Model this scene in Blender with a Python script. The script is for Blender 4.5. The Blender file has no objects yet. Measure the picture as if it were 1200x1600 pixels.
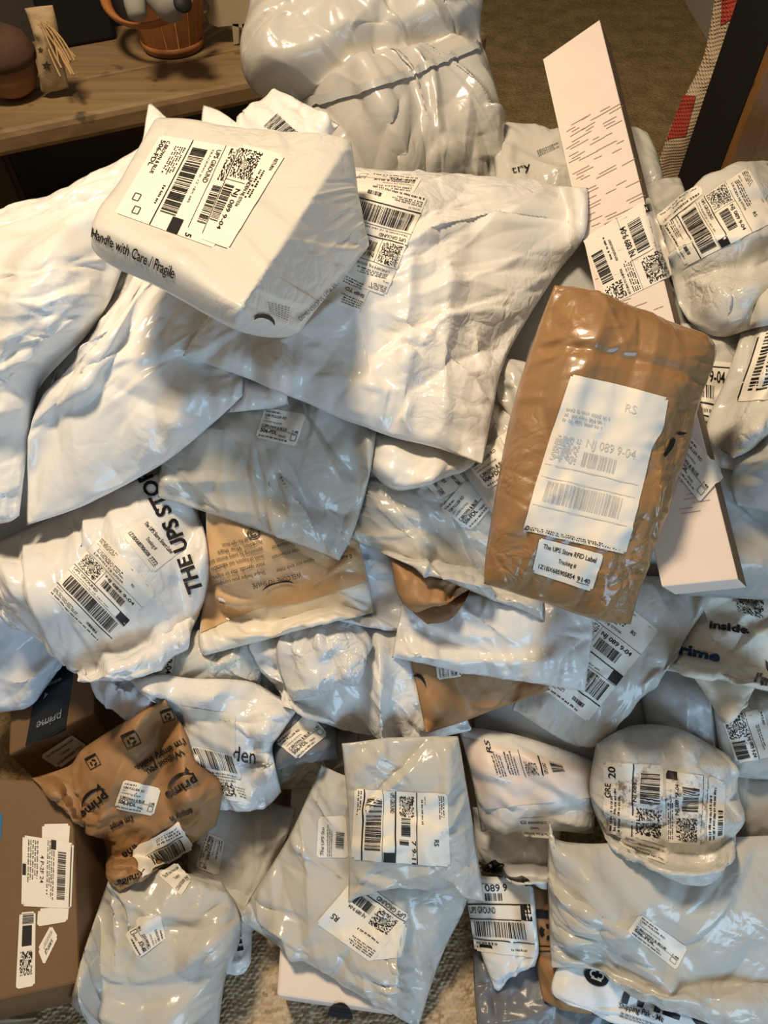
import bpy, math, random
import numpy as np
from mathutils import Vector
from mathutils.bvhtree import BVHTree

SC = bpy.context.scene
COL = SC.collection

# ------------------------------------------------------------------ camera
FPX = 1164.0                       # focal length in pixels of the 1200x1600 frame
PITCH = math.radians(54.0)         # looking down at the heap
CAM = np.array([0.0, 0.0, 1.45])
FWD = np.array([0.0, math.cos(PITCH), -math.sin(PITCH)])
UPV = np.array([0.0, math.sin(PITCH), math.cos(PITCH)])
RGT = np.array([1.0, 0.0, 0.0])
cd = bpy.data.cameras.new('camera')
cam = bpy.data.objects.new('camera', cd)
COL.objects.link(cam)
cam.location = CAM
cam.rotation_euler = (math.pi / 2 - PITCH, 0, 0)
cd.sensor_width = 36.0
cd.lens = FPX / 1600.0 * 36.0
cd.clip_start = 0.02
SC.camera = cam

# ------------------------------------------------------------------ light
world = bpy.data.worlds.new('World')
SC.world = world
world.use_nodes = True
bg = world.node_tree.nodes['Background']
bg.inputs['Color'].default_value = (1.0, 0.87, 0.69, 1)
bg.inputs['Strength'].default_value = 0.18


def area(name, loc, target, size, power, color, size_y=None):
    ld = bpy.data.lights.new(name, 'AREA')
    ld.energy = power
    ld.color = color
    ld.size = size
    if size_y:
        ld.shape = 'RECTANGLE'
        ld.size_y = size_y
    else:
        ld.shape = 'DISK'
    o = bpy.data.objects.new(name, ld)
    o.location = loc
    d = Vector(target) - Vector(loc)
    o.rotation_euler = d.to_track_quat('-Z', 'Y').to_euler()
    COL.objects.link(o)
    return o


# warm ceiling fixture over the far side of the heap
area('ceiling_light', (-0.62, 1.15, 2.65), (0.0, 0.6, 0.4), 0.40, 60, (1.0, 0.79, 0.54))
# daylight from the window behind the photographer
area('window_daylight', (1.2, -1.9, 0.80), (0.1, 0.8, 0.6), 1.5, 40, (0.46, 0.73, 1.0), 1.1)

SC.view_settings.view_transform = 'Standard'
SC.view_settings.look = 'None'
SC.view_settings.gamma = 1.0
SC.view_settings.use_curve_mapping = False
SC.view_settings.exposure = -0.14


# ------------------------------------------------------------------ helpers
def ray(px, py):
    px = np.asarray(px, float)
    py = np.asarray(py, float)
    return (FWD + ((px - 600.0) / FPX)[..., None] * RGT + ((800.0 - py) / FPX)[..., None] * UPV)


def at(px, py, t):
    return CAM + np.asarray(t)[..., None] * ray(px, py)


def on_z(px, py, z):
    r = ray(px, py)
    return CAM + ((z - CAM[2]) / r[..., 2])[..., None] * r


def project(P):
    d = P - CAM
    t = d @ FWD
    return 600.0 + FPX * (d @ RGT) / t, 800.0 - FPX * (d @ UPV) / t, t


def mk_mesh(name, verts, faces):
    """verts (n,3); faces: list/array of quads or tris (possibly several arrays)"""
    me = bpy.data.meshes.new(name)
    if isinstance(faces, np.ndarray):
        faces = [faces]
    verts = np.asarray(verts, dtype=np.float32)
    me.vertices.add(len(verts))
    me.vertices.foreach_set('co', verts.ravel())
    nl = sum(f.size for f in faces)
    npoly = sum(len(f) for f in faces)
    me.loops.add(nl)
    me.polygons.add(npoly)
    vi = np.concatenate([f.ravel() for f in faces]).astype(np.int32)
    ls = []
    s = 0
    for f in faces:
        k = f.shape[1]
        ls.append(s + np.arange(len(f)) * k)
        s += f.size
    me.loops.foreach_set('vertex_index', vi)
    me.polygons.foreach_set('loop_start', np.concatenate(ls).astype(np.int32))
    me.update(calc_edges=True)
    me.validate()
    return me


def smooth(me, on=True):
    me.polygons.foreach_set('use_smooth', np.full(len(me.polygons), on))
    me.update()


def link(name, me, mat=None, parent=None, loc=None, sm=True):
    o = bpy.data.objects.new(name, me)
    COL.objects.link(o)
    if mat is not None:
        me.materials.append(mat)
    if parent is not None:
        o.parent = parent
    if loc is not None:
        o.location = loc
    if sm:
        smooth(me)
    return o


def empty(name, loc):
    o = bpy.data.objects.new(name, None)
    COL.objects.link(o)
    o.location = loc
    o.empty_display_size = 0.05
    return o


def tag(o, label, cat, group=None):
    o['label'] = label
    o['category'] = cat
    if group:
        o['group'] = group
    return o


# ------------------------------------------------------------------ materials
def rgb(c):
    return (c[0], c[1], c[2], 1.0)


def new_mat(name):
    m = bpy.data.materials.new(name)
    m.use_nodes = True
    nt = m.node_tree
    b = nt.nodes['Principled BSDF']
    return m, nt, b


def nd(nt, kind, **kw):
    n = nt.nodes.new(kind)
    for k, v in kw.items():
        if hasattr(n, k):
            setattr(n, k, v)
        else:
            n.inputs[k].default_value = v
    return n


def film(name, col, rough=0.22, bump=0.35, var=0.05, scale=1.0, coat=0.0, crease=0.5, dirt=0.0):
    """thin creased plastic film"""
    m, nt, b = new_mat(name)
    L = nt.links.new
    tc = nd(nt, 'ShaderNodeTexCoord')
    n1 = nd(nt, 'ShaderNodeTexNoise', Scale=7 * scale, Detail=4.0)
    L(tc.outputs['Object'], n1.inputs['Vector'])
    warp = nd(nt, 'ShaderNodeMixRGB', blend_type='LINEAR_LIGHT')
    warp.inputs[0].default_value = 0.05
    L(tc.outputs['Object'], warp.inputs[1])
    L(n1.outputs['Color'], warp.inputs[2])
    v1 = nd(nt, 'ShaderNodeTexVoronoi', feature='DISTANCE_TO_EDGE', Scale=24 * scale)
    L(warp.outputs[0], v1.inputs['Vector'])
    cr = nd(nt, 'ShaderNodeMapRange')
    cr.inputs['From Max'].default_value = 0.18
    L(v1.outputs['Distance'], cr.inputs['Value'])
    n2 = nd(nt, 'ShaderNodeTexNoise', Scale=55 * scale, Detail=3.0, Roughness=0.6)
    L(warp.outputs[0], n2.inputs['Vector'])
    # patchy creasing
    pm = nd(nt, 'ShaderNodeTexNoise', Scale=5 * scale, Detail=1.0)
    L(tc.outputs['Object'], pm.inputs['Vector'])
    pr = nd(nt, 'ShaderNodeMapRange')
    pr.inputs['From Min'].default_value = 0.42
    pr.inputs['From Max'].default_value = 0.62
    L(pm.outputs['Fac'], pr.inputs['Value'])
    mm = nd(nt, 'ShaderNodeMath', operation='MULTIPLY')
    L(cr.outputs[0], mm.inputs[0])
    L(pr.outputs[0], mm.inputs[1])
    v2 = nd(nt, 'ShaderNodeTexVoronoi', feature='DISTANCE_TO_EDGE', Scale=62 * scale)
    L(warp.outputs[0], v2.inputs['Vector'])
    c2 = nd(nt, 'ShaderNodeMapRange')
    c2.inputs['From Max'].default_value = 0.25
    c2.inputs['To Max'].default_value = 0.35
    L(v2.outputs['Distance'], c2.inputs['Value'])
    sm_ = nd(nt, 'ShaderNodeMath', operation='ADD')
    L(cr.outputs[0], sm_.inputs[0])
    L(c2.outputs[0], sm_.inputs[1])
    L(sm_.outputs[0], mm.inputs[0])
    ad = nd(nt, 'ShaderNodeMath', operation='MULTIPLY_ADD')
    L(mm.outputs[0], ad.inputs[0])
    ad.inputs[1].default_value = crease
    n2w = nd(nt, 'ShaderNodeMath', operation='MULTIPLY')
    L(n2.outputs['Fac'], n2w.inputs[0])
    n2w.inputs[1].default_value = 0.3
    L(n2w.outputs[0], ad.inputs[2])
    bp = nd(nt, 'ShaderNodeBump', Strength=bump, Distance=0.004)
    L(ad.outputs[0], bp.inputs['Height'])
    L(bp.outputs[0], b.inputs['Normal'])
    mx = nd(nt, 'ShaderNodeMixRGB')
    mx.inputs[1].default_value = rgb([c * (1 - var) for c in col])
    mx.inputs[2].default_value = rgb([min(1, c * (1 + var)) for c in col])
    L(n1.outputs['Fac'], mx.inputs[0])
    out = mx.outputs[0]
    if dirt > 0:
        n3 = nd(nt, 'ShaderNodeTexNoise', Scale=46.0, Detail=6.0, Roughness=0.75)
        L(tc.outputs['Object'], n3.inputs['Vector'])
        r3 = nd(nt, 'ShaderNodeMapRange')
        r3.inputs['From Min'].default_value = 0.50
        r3.inputs['From Max'].default_value = 0.66
        L(n3.outputs['Fac'], r3.inputs['Value'])
        d = nd(nt, 'ShaderNodeMath', operation='MULTIPLY')
        L(r3.outputs[0], d.inputs[0])
        d.inputs[1].default_value = dirt
        m2 = nd(nt, 'ShaderNodeMixRGB')
        L(d.outputs[0], m2.inputs[0])
        L(out, m2.inputs[1])
        m2.inputs[2].default_value = (0.13, 0.09, 0.06, 1)
        out = m2.outputs[0]
    L(out, b.inputs['Base Color'])
    b.inputs['Roughness'].default_value = rough
    b.inputs['Specular IOR Level'].default_value = 0.5
    b.inputs['Coat Weight'].default_value = coat
    b.inputs['Coat Roughness'].default_value = 0.12
    return m


def paper(name, col, rough=0.6, bump=0.12, var=0.05, scale=60, coat=0.0, sheen=0.0, dirt=0.0):
    m, nt, b = new_mat(name)
    L = nt.links.new
    tc = nd(nt, 'ShaderNodeTexCoord')
    n1 = nd(nt, 'ShaderNodeTexNoise', Scale=scale, Detail=6.0, Roughness=0.65)
    L(tc.outputs['Object'], n1.inputs['Vector'])
    n0 = nd(nt, 'ShaderNodeTexNoise', Scale=9.0, Detail=3.0)
    L(tc.outputs['Object'], n0.inputs['Vector'])
    av = nd(nt, 'ShaderNodeMath', operation='MULTIPLY_ADD')
    L(n1.outputs['Fac'], av.inputs[0])
    av.inputs[1].default_value = 0.6
    L(n0.outputs['Fac'], av.inputs[2])
    r = nd(nt, 'ShaderNodeMapRange')
    r.inputs['From Min'].default_value = 0.5
    r.inputs['From Max'].default_value = 1.1
    L(av.outputs[0], r.inputs['Value'])
    mx = nd(nt, 'ShaderNodeMixRGB')
    mx.inputs[1].default_value = rgb([c * (1 - var) for c in col])
    mx.inputs[2].default_value = rgb([min(1, c * (1 + var)) for c in col])
    L(r.outputs[0], mx.inputs[0])
    out = mx.outputs[0]
    if dirt > 0:
        n3 = nd(nt, 'ShaderNodeTexNoise', Scale=46.0, Detail=7.0, Roughness=0.8)
        L(tc.outputs['Object'], n3.inputs['Vector'])
        r3 = nd(nt, 'ShaderNodeMapRange')
        r3.inputs['From Min'].default_value = 0.50
        r3.inputs['From Max'].default_value = 0.62
        L(n3.outputs['Fac'], r3.inputs['Value'])
        d = nd(nt, 'ShaderNodeMath', operation='MULTIPLY')
        L(r3.outputs[0], d.inputs[0])
        d.inputs[1].default_value = dirt
        m2 = nd(nt, 'ShaderNodeMixRGB')
        L(d.outputs[0], m2.inputs[0])
        L(out, m2.inputs[1])
        m2.inputs[2].default_value = (0.12, 0.08, 0.05, 1)
        out = m2.outputs[0]
    L(out, b.inputs['Base Color'])
    bp = nd(nt, 'ShaderNodeBump', Strength=bump, Distance=0.003)
    L(av.outputs[0], bp.inputs['Height'])
    L(bp.outputs[0], b.inputs['Normal'])
    b.inputs['Roughness'].default_value = rough
    b.inputs['Coat Weight'].default_value = coat
    b.inputs['Coat Roughness'].default_value = 0.15
    return m


def plain(name, col, rough=0.6, spec=0.3):
    m, nt, b = new_mat(name)
    b.inputs['Base Color'].default_value = rgb(col)
    b.inputs['Roughness'].default_value = rough
    b.inputs['Specular IOR Level'].default_value = spec
    return m


M = {}
M['white'] = film('white_poly_film', (0.79, 0.78, 0.76), 0.24, 0.34)
M['white_glossy'] = film('glossy_white_poly_film', (0.79, 0.78, 0.76), 0.17, 0.38, crease=0.8)
M['grey'] = film('light_grey_poly_film', (0.575, 0.56, 0.515), 0.21, 0.36)
M['grey_crinkled'] = film('crinkled_grey_poly_film', (0.62, 0.605, 0.555), 0.22, 0.5, scale=1.5, crease=0.9)
M['offwhite'] = film('off_white_poly_film', (0.66, 0.65, 0.61), 0.24, 0.3)
M['grey_warm'] = film('dull_warm_grey_film', (0.52, 0.50, 0.46), 0.24, 0.2)
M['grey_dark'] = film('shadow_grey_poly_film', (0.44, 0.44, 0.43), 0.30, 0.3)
M['slate'] = film('slate_grey_poly_film', (0.17, 0.18, 0.20), 0.30, 0.3)
M['silver'] = film('silvery_crinkled_film', (0.70, 0.71, 0.72), 0.18, 0.6, scale=1.6, crease=1.0)
M['bluish'] = film('bluish_white_poly_film', (0.68, 0.71, 0.76), 0.26, 0.3)
M['smoky'] = film('smoky_brown_film', (0.26, 0.23, 0.19), 0.24, 0.4)
M['tyvek'] = film('white_tyvek', (0.82, 0.81, 0.79), 0.5, 0.4, scale=1.8)
M['cream'] = film('cream_paper_film', (0.78, 0.73, 0.63), 0.45, 0.25)
M['dirty_white'] = film('scuffed_white_film', (0.66, 0.65, 0.61), 0.30, 0.3, scale=1.6, crease=0.9, dirt=0.25)
M['tan'] = film('tan_printed_film', (0.60, 0.40, 0.22), 0.20, 0.2)
M['kraft'] = paper('kraft_paper', (0.35, 0.19, 0.08), 0.55, 0.45, 0.16)
M['kraft_taped'] = film('kraft_under_clear_tape', (0.31, 0.17, 0.072), 0.40, 0.45, var=0.28, scale=1.3, coat=0.6, crease=1.0)
M['kraft_inner'] = paper('shaded_kraft_paper', (0.20, 0.09, 0.03), 0.6, 0.2, 0.1)  # kraft with the shade inside the open bag put into its colour
M['cardboard'] = paper('shaded_corrugated_cardboard', (0.17, 0.09, 0.038), 0.65, 0.2, 0.08)  # brown darkened in the colour itself, for the shade the cartons stand in
M['cardboard_edge'] = paper('raw_cardboard_edge', (0.17, 0.10, 0.05), 0.8, 0.4, 0.2)
M['pink_card'] = paper('pinkish_white_card', (0.82, 0.70, 0.62), 0.45, 0.15, 0.03)
M['shoe_card'] = paper('pale_shoebox_card', (0.80, 0.70, 0.62), 0.5, 0.1, 0.03)
M['label'] = paper('thermal_label_paper', (0.85, 0.80, 0.715), 0.5, 0.06, 0.02)
M['label_dirty'] = paper('scuffed_label_paper', (0.80, 0.76, 0.70), 0.5, 0.25, 0.03, dirt=0.85)
M['ink'] = plain('black_ink', (0.012, 0.010, 0.010), 0.5)
M['ink_faint'] = plain('faint_grey_ink', (0.60, 0.59, 0.58), 0.5)
M['ink_blue'] = plain('navy_blue_ink', (0.02, 0.06, 0.17), 0.5)
M['ink_dark_film'] = plain('black_film_print', (0.01, 0.01, 0.012), 0.25, 0.5)
M['tape_black'] = plain('black_printed_tape', (0.012, 0.014, 0.018), 0.3, 0.5)
M['tape_print'] = plain('grey_tape_print', (0.22, 0.25, 0.28), 0.4)
M['scuff'] = plain('brown_scuff', (0.33, 0.21, 0.14), 0.8)
M['tape_blue'] = plain('blue_tape', (0.02, 0.16, 0.36), 0.4)


# ------------------------------------------------------------------ noise and patches
def vnoise(shape, fu, fv, rng):
    """smooth value noise on a grid, fu/fv cells along each axis"""
    nv, nu = shape
    gu, gv = int(fu) + 3, int(fv) + 3
    g = rng.uniform(-1, 1, (gv, gu))
    u = np.linspace(0, fu, nu) + rng.uniform(0, 1)
    v = np.linspace(0, fv, nv) + rng.uniform(0, 1)
    u = np.clip(u, 0, gu - 1.001)
    v = np.clip(v, 0, gv - 1.001)
    iu = u.astype(int)
    iv = v.astype(int)
    a = u - iu
    b = v - iv
    a = a * a * (3 - 2 * a)
    b = b * b * (3 - 2 * b)
    A = a[None, :]
    B = b[:, None]
    g00 = g[iv][:, iu]
    g01 = g[iv][:, iu + 1]
    g10 = g[iv + 1][:, iu]
    g11 = g[iv + 1][:, iu + 1]
    return (g00 * (1 - A) + g01 * A) * (1 - B) + (g10 * (1 - A) + g11 * A) * B


def noise_at(X, Y, rng):
    """smooth value noise at any coordinates"""
    g = rng.uniform(-1, 1, (61, 61))
    X = X + rng.uniform(0, 60)
    Y = Y + rng.uniform(0, 60)
    ix = np.floor(X).astype(int)
    iy = np.floor(Y).astype(int)
    a = X - ix
    b = Y - iy
    a = a * a * (3 - 2 * a)
    b = b * b * (3 - 2 * b)
    i0, i1, j0, j1 = ix % 61, (ix + 1) % 61, iy % 61, (iy + 1) % 61
    return (g[j0, i0] * (1 - a) + g[j0, i1] * a) * (1 - b) + (g[j1, i0] * (1 - a) + g[j1, i1] * a) * b


def crumple_field(X, Y, rng, size=55.0, n_dir=5, aniso=2.6):
    """sharp creases between nearly flat facets, -1..1; X, Y in pixels"""
    out = np.zeros_like(X)
    tot = 0.0
    for k in range(n_dir):
        a = rng.uniform(0, math.pi)
        s = size * rng.uniform(0.55, 1.5)
        w = noise_at(X / (s * 1.7), Y / (s * 1.7), rng) * 0.55
        U = (X * math.cos(a) + Y * math.sin(a)) / s
        V = (-X * math.sin(a) + Y * math.cos(a)) / (s * aniso)
        n = noise_at(U + w, V + w, rng)
        m = np.clip(noise_at(X / (s * 2.6), Y / (s * 2.6), rng) + 0.55, 0, 1)
        out += (1 - 2.2 * np.abs(n)) * m * s
        tot += s
    return out / tot


def facets(X, Y, rng, size, aniso=1.6):
    """random flat facets with sharp creases between them (crushed film), about -1..1"""
    from mathutils.geometry import delaunay_2d_cdt
    a = rng.uniform(0, math.pi)
    ca, sa = math.cos(a), math.sin(a)
    k = math.sqrt(aniso)
    U = (X * ca + Y * sa) / (size * k)
    V = (-X * sa + Y * ca) / (size / k)
    u0, u1, v0, v1 = U.min() - 1.5, U.max() + 1.5, V.min() - 1.5, V.max() + 1.5
    gu, gv = np.meshgrid(np.arange(u0, u1 + 1, 1.0), np.arange(v0, v1 + 1, 1.0))
    pu = (gu + rng.uniform(-0.45, 0.45, gu.shape)).ravel()
    pv = (gv + rng.uniform(-0.45, 0.45, gv.shape)).ravel()
    co, _, tri, _, _, _ = delaunay_2d_cdt([Vector((float(p), float(q))) for p, q in zip(pu, pv)], [], [], 0, 1e-6)
    hz = rng.normal(0, 0.55, len(co))
    bvh = BVHTree.FromPolygons([Vector((c[0], c[1], float(h))) for c, h in zip(co, hz)], [tuple(t) for t in tri])
    out = np.zeros(X.size)
    dn = Vector((0, 0, -1))
    rc = bvh.ray_cast
    for i, (p, q) in enumerate(zip(U.ravel().tolist(), V.ravel().tolist())):
        hit = rc(Vector((p, q, 9.0)), dn)
        if hit[0] is not None:
            out[i] = hit[0].z
    return out.reshape(X.shape)


def grow(a, n=1):
    for _ in range(n):
        p = np.pad(a, 1, mode='edge')
        a = np.maximum.reduce([p[1:-1, 1:-1], p[:-2, 1:-1], p[2:, 1:-1], p[1:-1, :-2], p[1:-1, 2:]])
    return a


def blur(a, n=1):
    for _ in range(n):
        p = np.pad(a, 1, mode='edge')
        a = (p[1:-1, 1:-1] * 2 + p[:-2, 1:-1] + p[2:, 1:-1] + p[1:-1, :-2] + p[1:-1, 2:]) / 6.0
    return a


def resample(pts, n):
    """points (k,d) -> n points, evenly spaced; rounded through the middles"""
    p = np.asarray(pts, float)
    if len(p) > 2:
        q = [p[0]]
        for i in range(len(p) - 1):
            p0 = p[max(i - 1, 0)]
            p1 = p[i]
            p2 = p[i + 1]
            p3 = p[min(i + 2, len(p) - 1)]
            for s in np.linspace(0, 1, 9)[1:]:
                q.append(0.5 * ((2 * p1) + (-p0 + p2) * s + (2 * p0 - 5 * p1 + 4 * p2 - p3) * s * s + (-p0 + 3 * p1 - 3 * p2 + p3) * s ** 3))
        q = np.array(q)
        # half way between the polyline and the spline keeps corners readable
        p = q
    d = np.r_[0, np.cumsum(np.linalg.norm(np.diff(p[:, :2], axis=0), axis=1))]
    s = np.linspace(0, d[-1], n)
    return np.stack([np.interp(s, d, p[:, k]) for k in range(p.shape[1])], 1)


def coons(sides, nu, nv):
    """sides: four lists of points, clockwise from the top left corner"""
    S = [[tuple(q) + (0.0,) * (3 - len(q)) for q in s] for s in sides]
    top = resample(S[0] + [S[1][0]], nu)
    right = resample(S[1] + [S[2][0]], nv)
    bot = resample(S[2] + [S[3][0]], nu)[::-1]
    left = resample(S[3] + [S[0][0]], nv)[::-1]
    u = np.linspace(0, 1, nu)[None, :, None]
    v = np.linspace(0, 1, nv)[:, None, None]
    P = (1 - v) * top[None] + v * bot[None] + (1 - u) * left[:, None] + u * right[:, None]
    P -= ((1 - u) * (1 - v) * top[0] + u * (1 - v) * top[-1] + (1 - u) * v * bot[0] + u * v * bot[-1])
    return P


def side_len(sides):
    c = [np.array(s[0][:2], float) for s in sides]
    w = 0.5 * (np.linalg.norm(c[1] - c[0]) + np.linalg.norm(c[2] - c[3]))
    h = 0.5 * (np.linalg.norm(c[3] - c[0]) + np.linalg.norm(c[2] - c[1]))
    return w, h


def quad_faces(nv, nu, off=0):
    i = np.arange(nv * nu).reshape(nv, nu) + off
    return np.stack([i[:-1, :-1], i[1:, :-1], i[1:, 1:], i[:-1, 1:]], -1).reshape(-1, 4)


def grid_normals(P):
    du = np.gradient(P, axis=1)
    dv = np.gradient(P, axis=0)
    n = np.cross(dv, du)
    n /= np.linalg.norm(n, axis=-1, keepdims=True) + 1e-12
    return n


# ------------------------------------------------------------------ heap surface (how far the pile reaches towards the lens)
BX0, BY0, BRES = -500.0, -500.0, 4.0
BW, BH = 550, 650
_gx = BX0 + (np.arange(BW) + 0.5) * BRES
_gy = BY0 + (np.arange(BH) + 0.5) * BRES
_r = ray(_gx[None, :] + 0 * _gy[:, None], _gy[:, None] + 0 * _gx[None, :])
BUF = np.minimum(np.where(_r[..., 2] < -0.05, -(CAM[2] - 0.014) / np.minimum(_r[..., 2], -0.05), 6.0), 6.0)
TN_Y = [-500, 0, 120, 250, 350, 500, 720, 900, 1100, 1300, 1500, 1600, 2000]
TN_T = [2.0, 1.62, 1.46, 1.30, 1.16, 1.06, 1.02, 1.07, 1.12, 1.14, 1.16, 1.17, 1.17]


def tnom(py):
    return np.interp(py, TN_Y, TN_T)


def buf_at(px, py):
    i = np.clip(((np.asarray(px) - BX0) / BRES).astype(int), 0, BW - 1)
    j = np.clip(((np.asarray(py) - BY0) / BRES).astype(int), 0, BH - 1)
    return BUF[j, i]


def buf_write(P):
    """P (nv,nu,3) surface grid"""
    nv, nu = P.shape[:2]
    qx, qy, _ = project(P)
    sp = max(np.hypot(np.diff(qx, axis=1), np.diff(qy, axis=1)).max(), np.hypot(np.diff(qx, axis=0), np.diff(qy, axis=0)).max())
    k = int(np.clip(math.ceil(sp / 1.7), 2, 40))
    uu = np.linspace(0, nu - 1, (nu - 1) * k + 1)
    vv = np.linspace(0, nv - 1, (nv - 1) * k + 1)
    iu = np.minimum(uu.astype(int), nu - 2)
    iv = np.minimum(vv.astype(int), nv - 2)
    a = (uu - iu)[None, :, None]
    b = (vv - iv)[:, None, None]
    Q = ((P[iv][:, iu] * (1 - a) + P[iv][:, iu + 1] * a) * (1 - b) + (P[iv + 1][:, iu] * (1 - a) + P[iv + 1][:, iu + 1] * a) * b)
    px, py, t = project(Q.reshape(-1, 3))
    i = ((px - BX0) / BRES).astype(int)
    j = ((py - BY0) / BRES).astype(int)
    ok = (i >= 0) & (i < BW) & (j >= 0) & (j < BH) & (t > 0.05)
    np.minimum.at(BUF, (j[ok], i[ok]), t[ok])


STATS = []


class Pack:
    pass


def softpos(x, w):
    return 0.5 * (x + np.sqrt(x * x + w * w))


def mailer(name, label, cat, sides, mat, th=0.05, back=0.5, p=3.0, q=0.8, ex=0.02, edge=0.05, amp=0.003, 
           tilt=(0, 0), t=None, lift=0.0, quant=0.8, ridges=(), grooves=(), folds=6, drape=0.35,
           step=2.7, seed=0, group=None, core=False, wob=0.0015, part='pouch', root=None, flat=False, slope=None, fw=0.012, csize=54.0, fac=2.9, sharp=0.8, soft=4.0, af=2.4):
    """a bag laid on the heap: outline as seen, its own depth, thickness and creases"""
    rng = np.random.default_rng(seed * 7919 + 13)
    w, h = side_len(sides)
    nu = int(np.clip(w / step, 14, 165))
    nv = int(np.clip(h / step, 14, 165))
    nu |= 1
    nv |= 1
    G = coons(sides, nu, nv)
    px, py, dz = G[..., 0], G[..., 1], G[..., 2] * 0.01
    cx, cy = px.mean(), py.mean()
    t0 = float(tnom(cy)) if t is None else t
    sl = (tnom(cy + 60) - tnom(cy - 60)) / 120.0 if t is None or True else 0.0
    ty = (sl if slope is None else slope) + tilt[1] / 100.0
    tx = tilt[0] / 100.0
    # exact plane: 1/t is linear in pixels
    ti = 1.0 / (1.0 / t0 - (tx * (px - cx) + ty * (py - cy)) / t0 ** 2)
    ti = ti + dz
    for (x1, y1), (x2, y2), k in ridges:
        L = math.hypot(x2 - x1, y2 - y1)
        sd = ((x2 - x1) * (py - y1) - (y2 - y1) * (px - x1)) / L      # >0 to the right of the direction on screen (y down): clockwise side
        ti = ti + k / 100.0 * softpos(sd, soft)
    u = np.linspace(0, 1, nu)[None, :]
    v = np.linspace(0, 1, nv)[:, None]
    pu = 1 - np.abs(2 * u - 1) ** p
    pv = 1 - np.abs(2 * v - 1) ** p
    prof = (np.clip(pu * pv, 0, 1)) ** q
    edged = np.minimum(np.minimum(u, 1 - u) * w, np.minimum(v, 1 - v) * h)   # px to the rim
    if flat:
        prof = np.clip(edged / 8.0, 0, 1) ** 0.5
    lump = 1 + 0.28 * vnoise((nv, nu), 2.2, 2.2, rng) + 0.12 * vnoise((nv, nu), 5, 5, rng)
    Mid = at(px, py, ti)
    N0 = grid_normals(Mid)
    fl = (N0 * (CAM - Mid)).sum(-1).mean()
    if fl < 0:
        N0 = -N0
    nrm = N0.mean((0, 1))
    nrm /= np.linalg.norm(nrm)
    # rest it on what lies below
    B = Mid - nrm * (th * back * prof)[..., None]
    bx, by, bt = project(B)
    if t is None and not core:
        pen = (bt - buf_at(bx, by))
        sh = np.quantile(pen, quant) + lift
        ti = ti - sh
        Mid = at(px, py, ti)
        B = Mid - nrm * (th * back * prof)[..., None]
    F = Mid + nrm * (th * prof * lump)[..., None]
    if not core:
        fx, fy, ft = project(F)
        bx, by, bt = project(B)
        gap = buf_at(bx, by) - bt            # >0: hangs free
        # soft goods sag into the hollows a little
        sag = blur(np.clip(gap, 0, 0.06) * drape, 12)
        bt = bt + sag
        ft = ft + sag
        pen = np.clip(bt - buf_at(bx, by) + 0.003, 0, None)
        pen_s = blur(grow(pen, 4), 10)
        bt = bt - np.maximum(pen, pen_s)
        ft = ft - pen_s
        ft = np.minimum(ft, bt - 0.004 * np.clip(edged / 10, 0, 1))
        B = at(bx, by, bt)
        F = at(fx, fy, ft)
    # grooves: straps, tape and sewn lines that pull the film in; negative depth = a ridge
    for (x1, y1), (x2, y2), dep, gw in grooves:
        dx, dy = x2 - x1, y2 - y1
        L2 = dx * dx + dy * dy
        s = np.clip(((px - x1) * dx + (py - y1) * dy) / L2, -0.05, 1.05)
        dd = np.hypot(px - (x1 + s * dx), py - (y1 + s * dy))
        F = F - nrm * (dep * np.exp(-(dd / gw) ** 2) * np.clip(edged / 12, 0, 1))[..., None]
    # pressed folds running in from the rim
    fsum = np.zeros((nv, nu))
    for k in range(folds):
        side = rng.integers(4)
        a = rng.uniform(0.08, 0.92)
        st = [(a, 0), (1, a), (a, 1), (0, a)][side]
        en = (rng.uniform(0.25, 0.75), rng.uniform(0.25, 0.75))
        sx, sy = st[0] * w, st[1] * h
        ex_, ey_ = en[0] * w, en[1] * h
        f_ = rng.uniform(0.45, 1.0)
        ex_, ey_ = sx + (ex_ - sx) * f_, sy + (ey_ - sy) * f_
        X = u * w + 0 * v
        Y = v * h + 0 * u
        dx, dy = ex_ - sx, ey_ - sy
        L2 = dx * dx + dy * dy + 1e-6
        s = ((X - sx) * dx + (Y - sy) * dy) / L2
        sc = np.clip(s, 0, 1)
        dd = np.hypot(X - (sx + sc * dx), Y - (sy + sc * dy))
        ww = rng.uniform(8, 22) * (0.5 + 0.8 * (1 - sc))
        fsum += rng.choice([-1, 1, 1]) * np.clip(1 - dd / ww, 0, 1) * (1 - sc) ** 0.6 * rng.uniform(0.5, 1.0)
    # short pleats gathered along the sealed rim
    psum = np.zeros((nv, nu))
    X = u * w + 0 * v
    Y = v * h + 0 * u
    for k in range(int((w + h) / 13 * min(1.0, edge / 0.04)) if edge > 0.012 else 0):
        side = rng.integers(4)
        a = rng.uniform(0.03, 0.97)
        sx, sy = [(a * w, 0), (w, a * h), (a * w, h), (0, a * h)][side]
        base_a = [math.pi / 2, math.pi, -math.pi / 2, 0.0][side] + rng.normal(0, 0.35)
        ln = rng.uniform(16, 75)
        dx, dy = math.cos(base_a) * ln, math.sin(base_a) * ln
        sc = np.clip(((X - sx) * dx + (Y - sy) * dy) / (ln * ln), 0, 1)
        dd = np.hypot(X - (sx + sc * dx), Y - (sy + sc * dy))
        ww = rng.uniform(4.5, 12)
        psum += rng.choice([-1, 1]) * np.clip(1 - dd / ww, 0, 1) * (1 - sc) ** 0.7 * rng.uniform(0.3, 1.0) * ww / 10.0
    F = F + nrm * (psum * 0.0042 * np.clip(edged / 7.0 + 0.12, 0, 1))[..., None]
    rim = np.clip(edged / 14.0, 0, 1)
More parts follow.
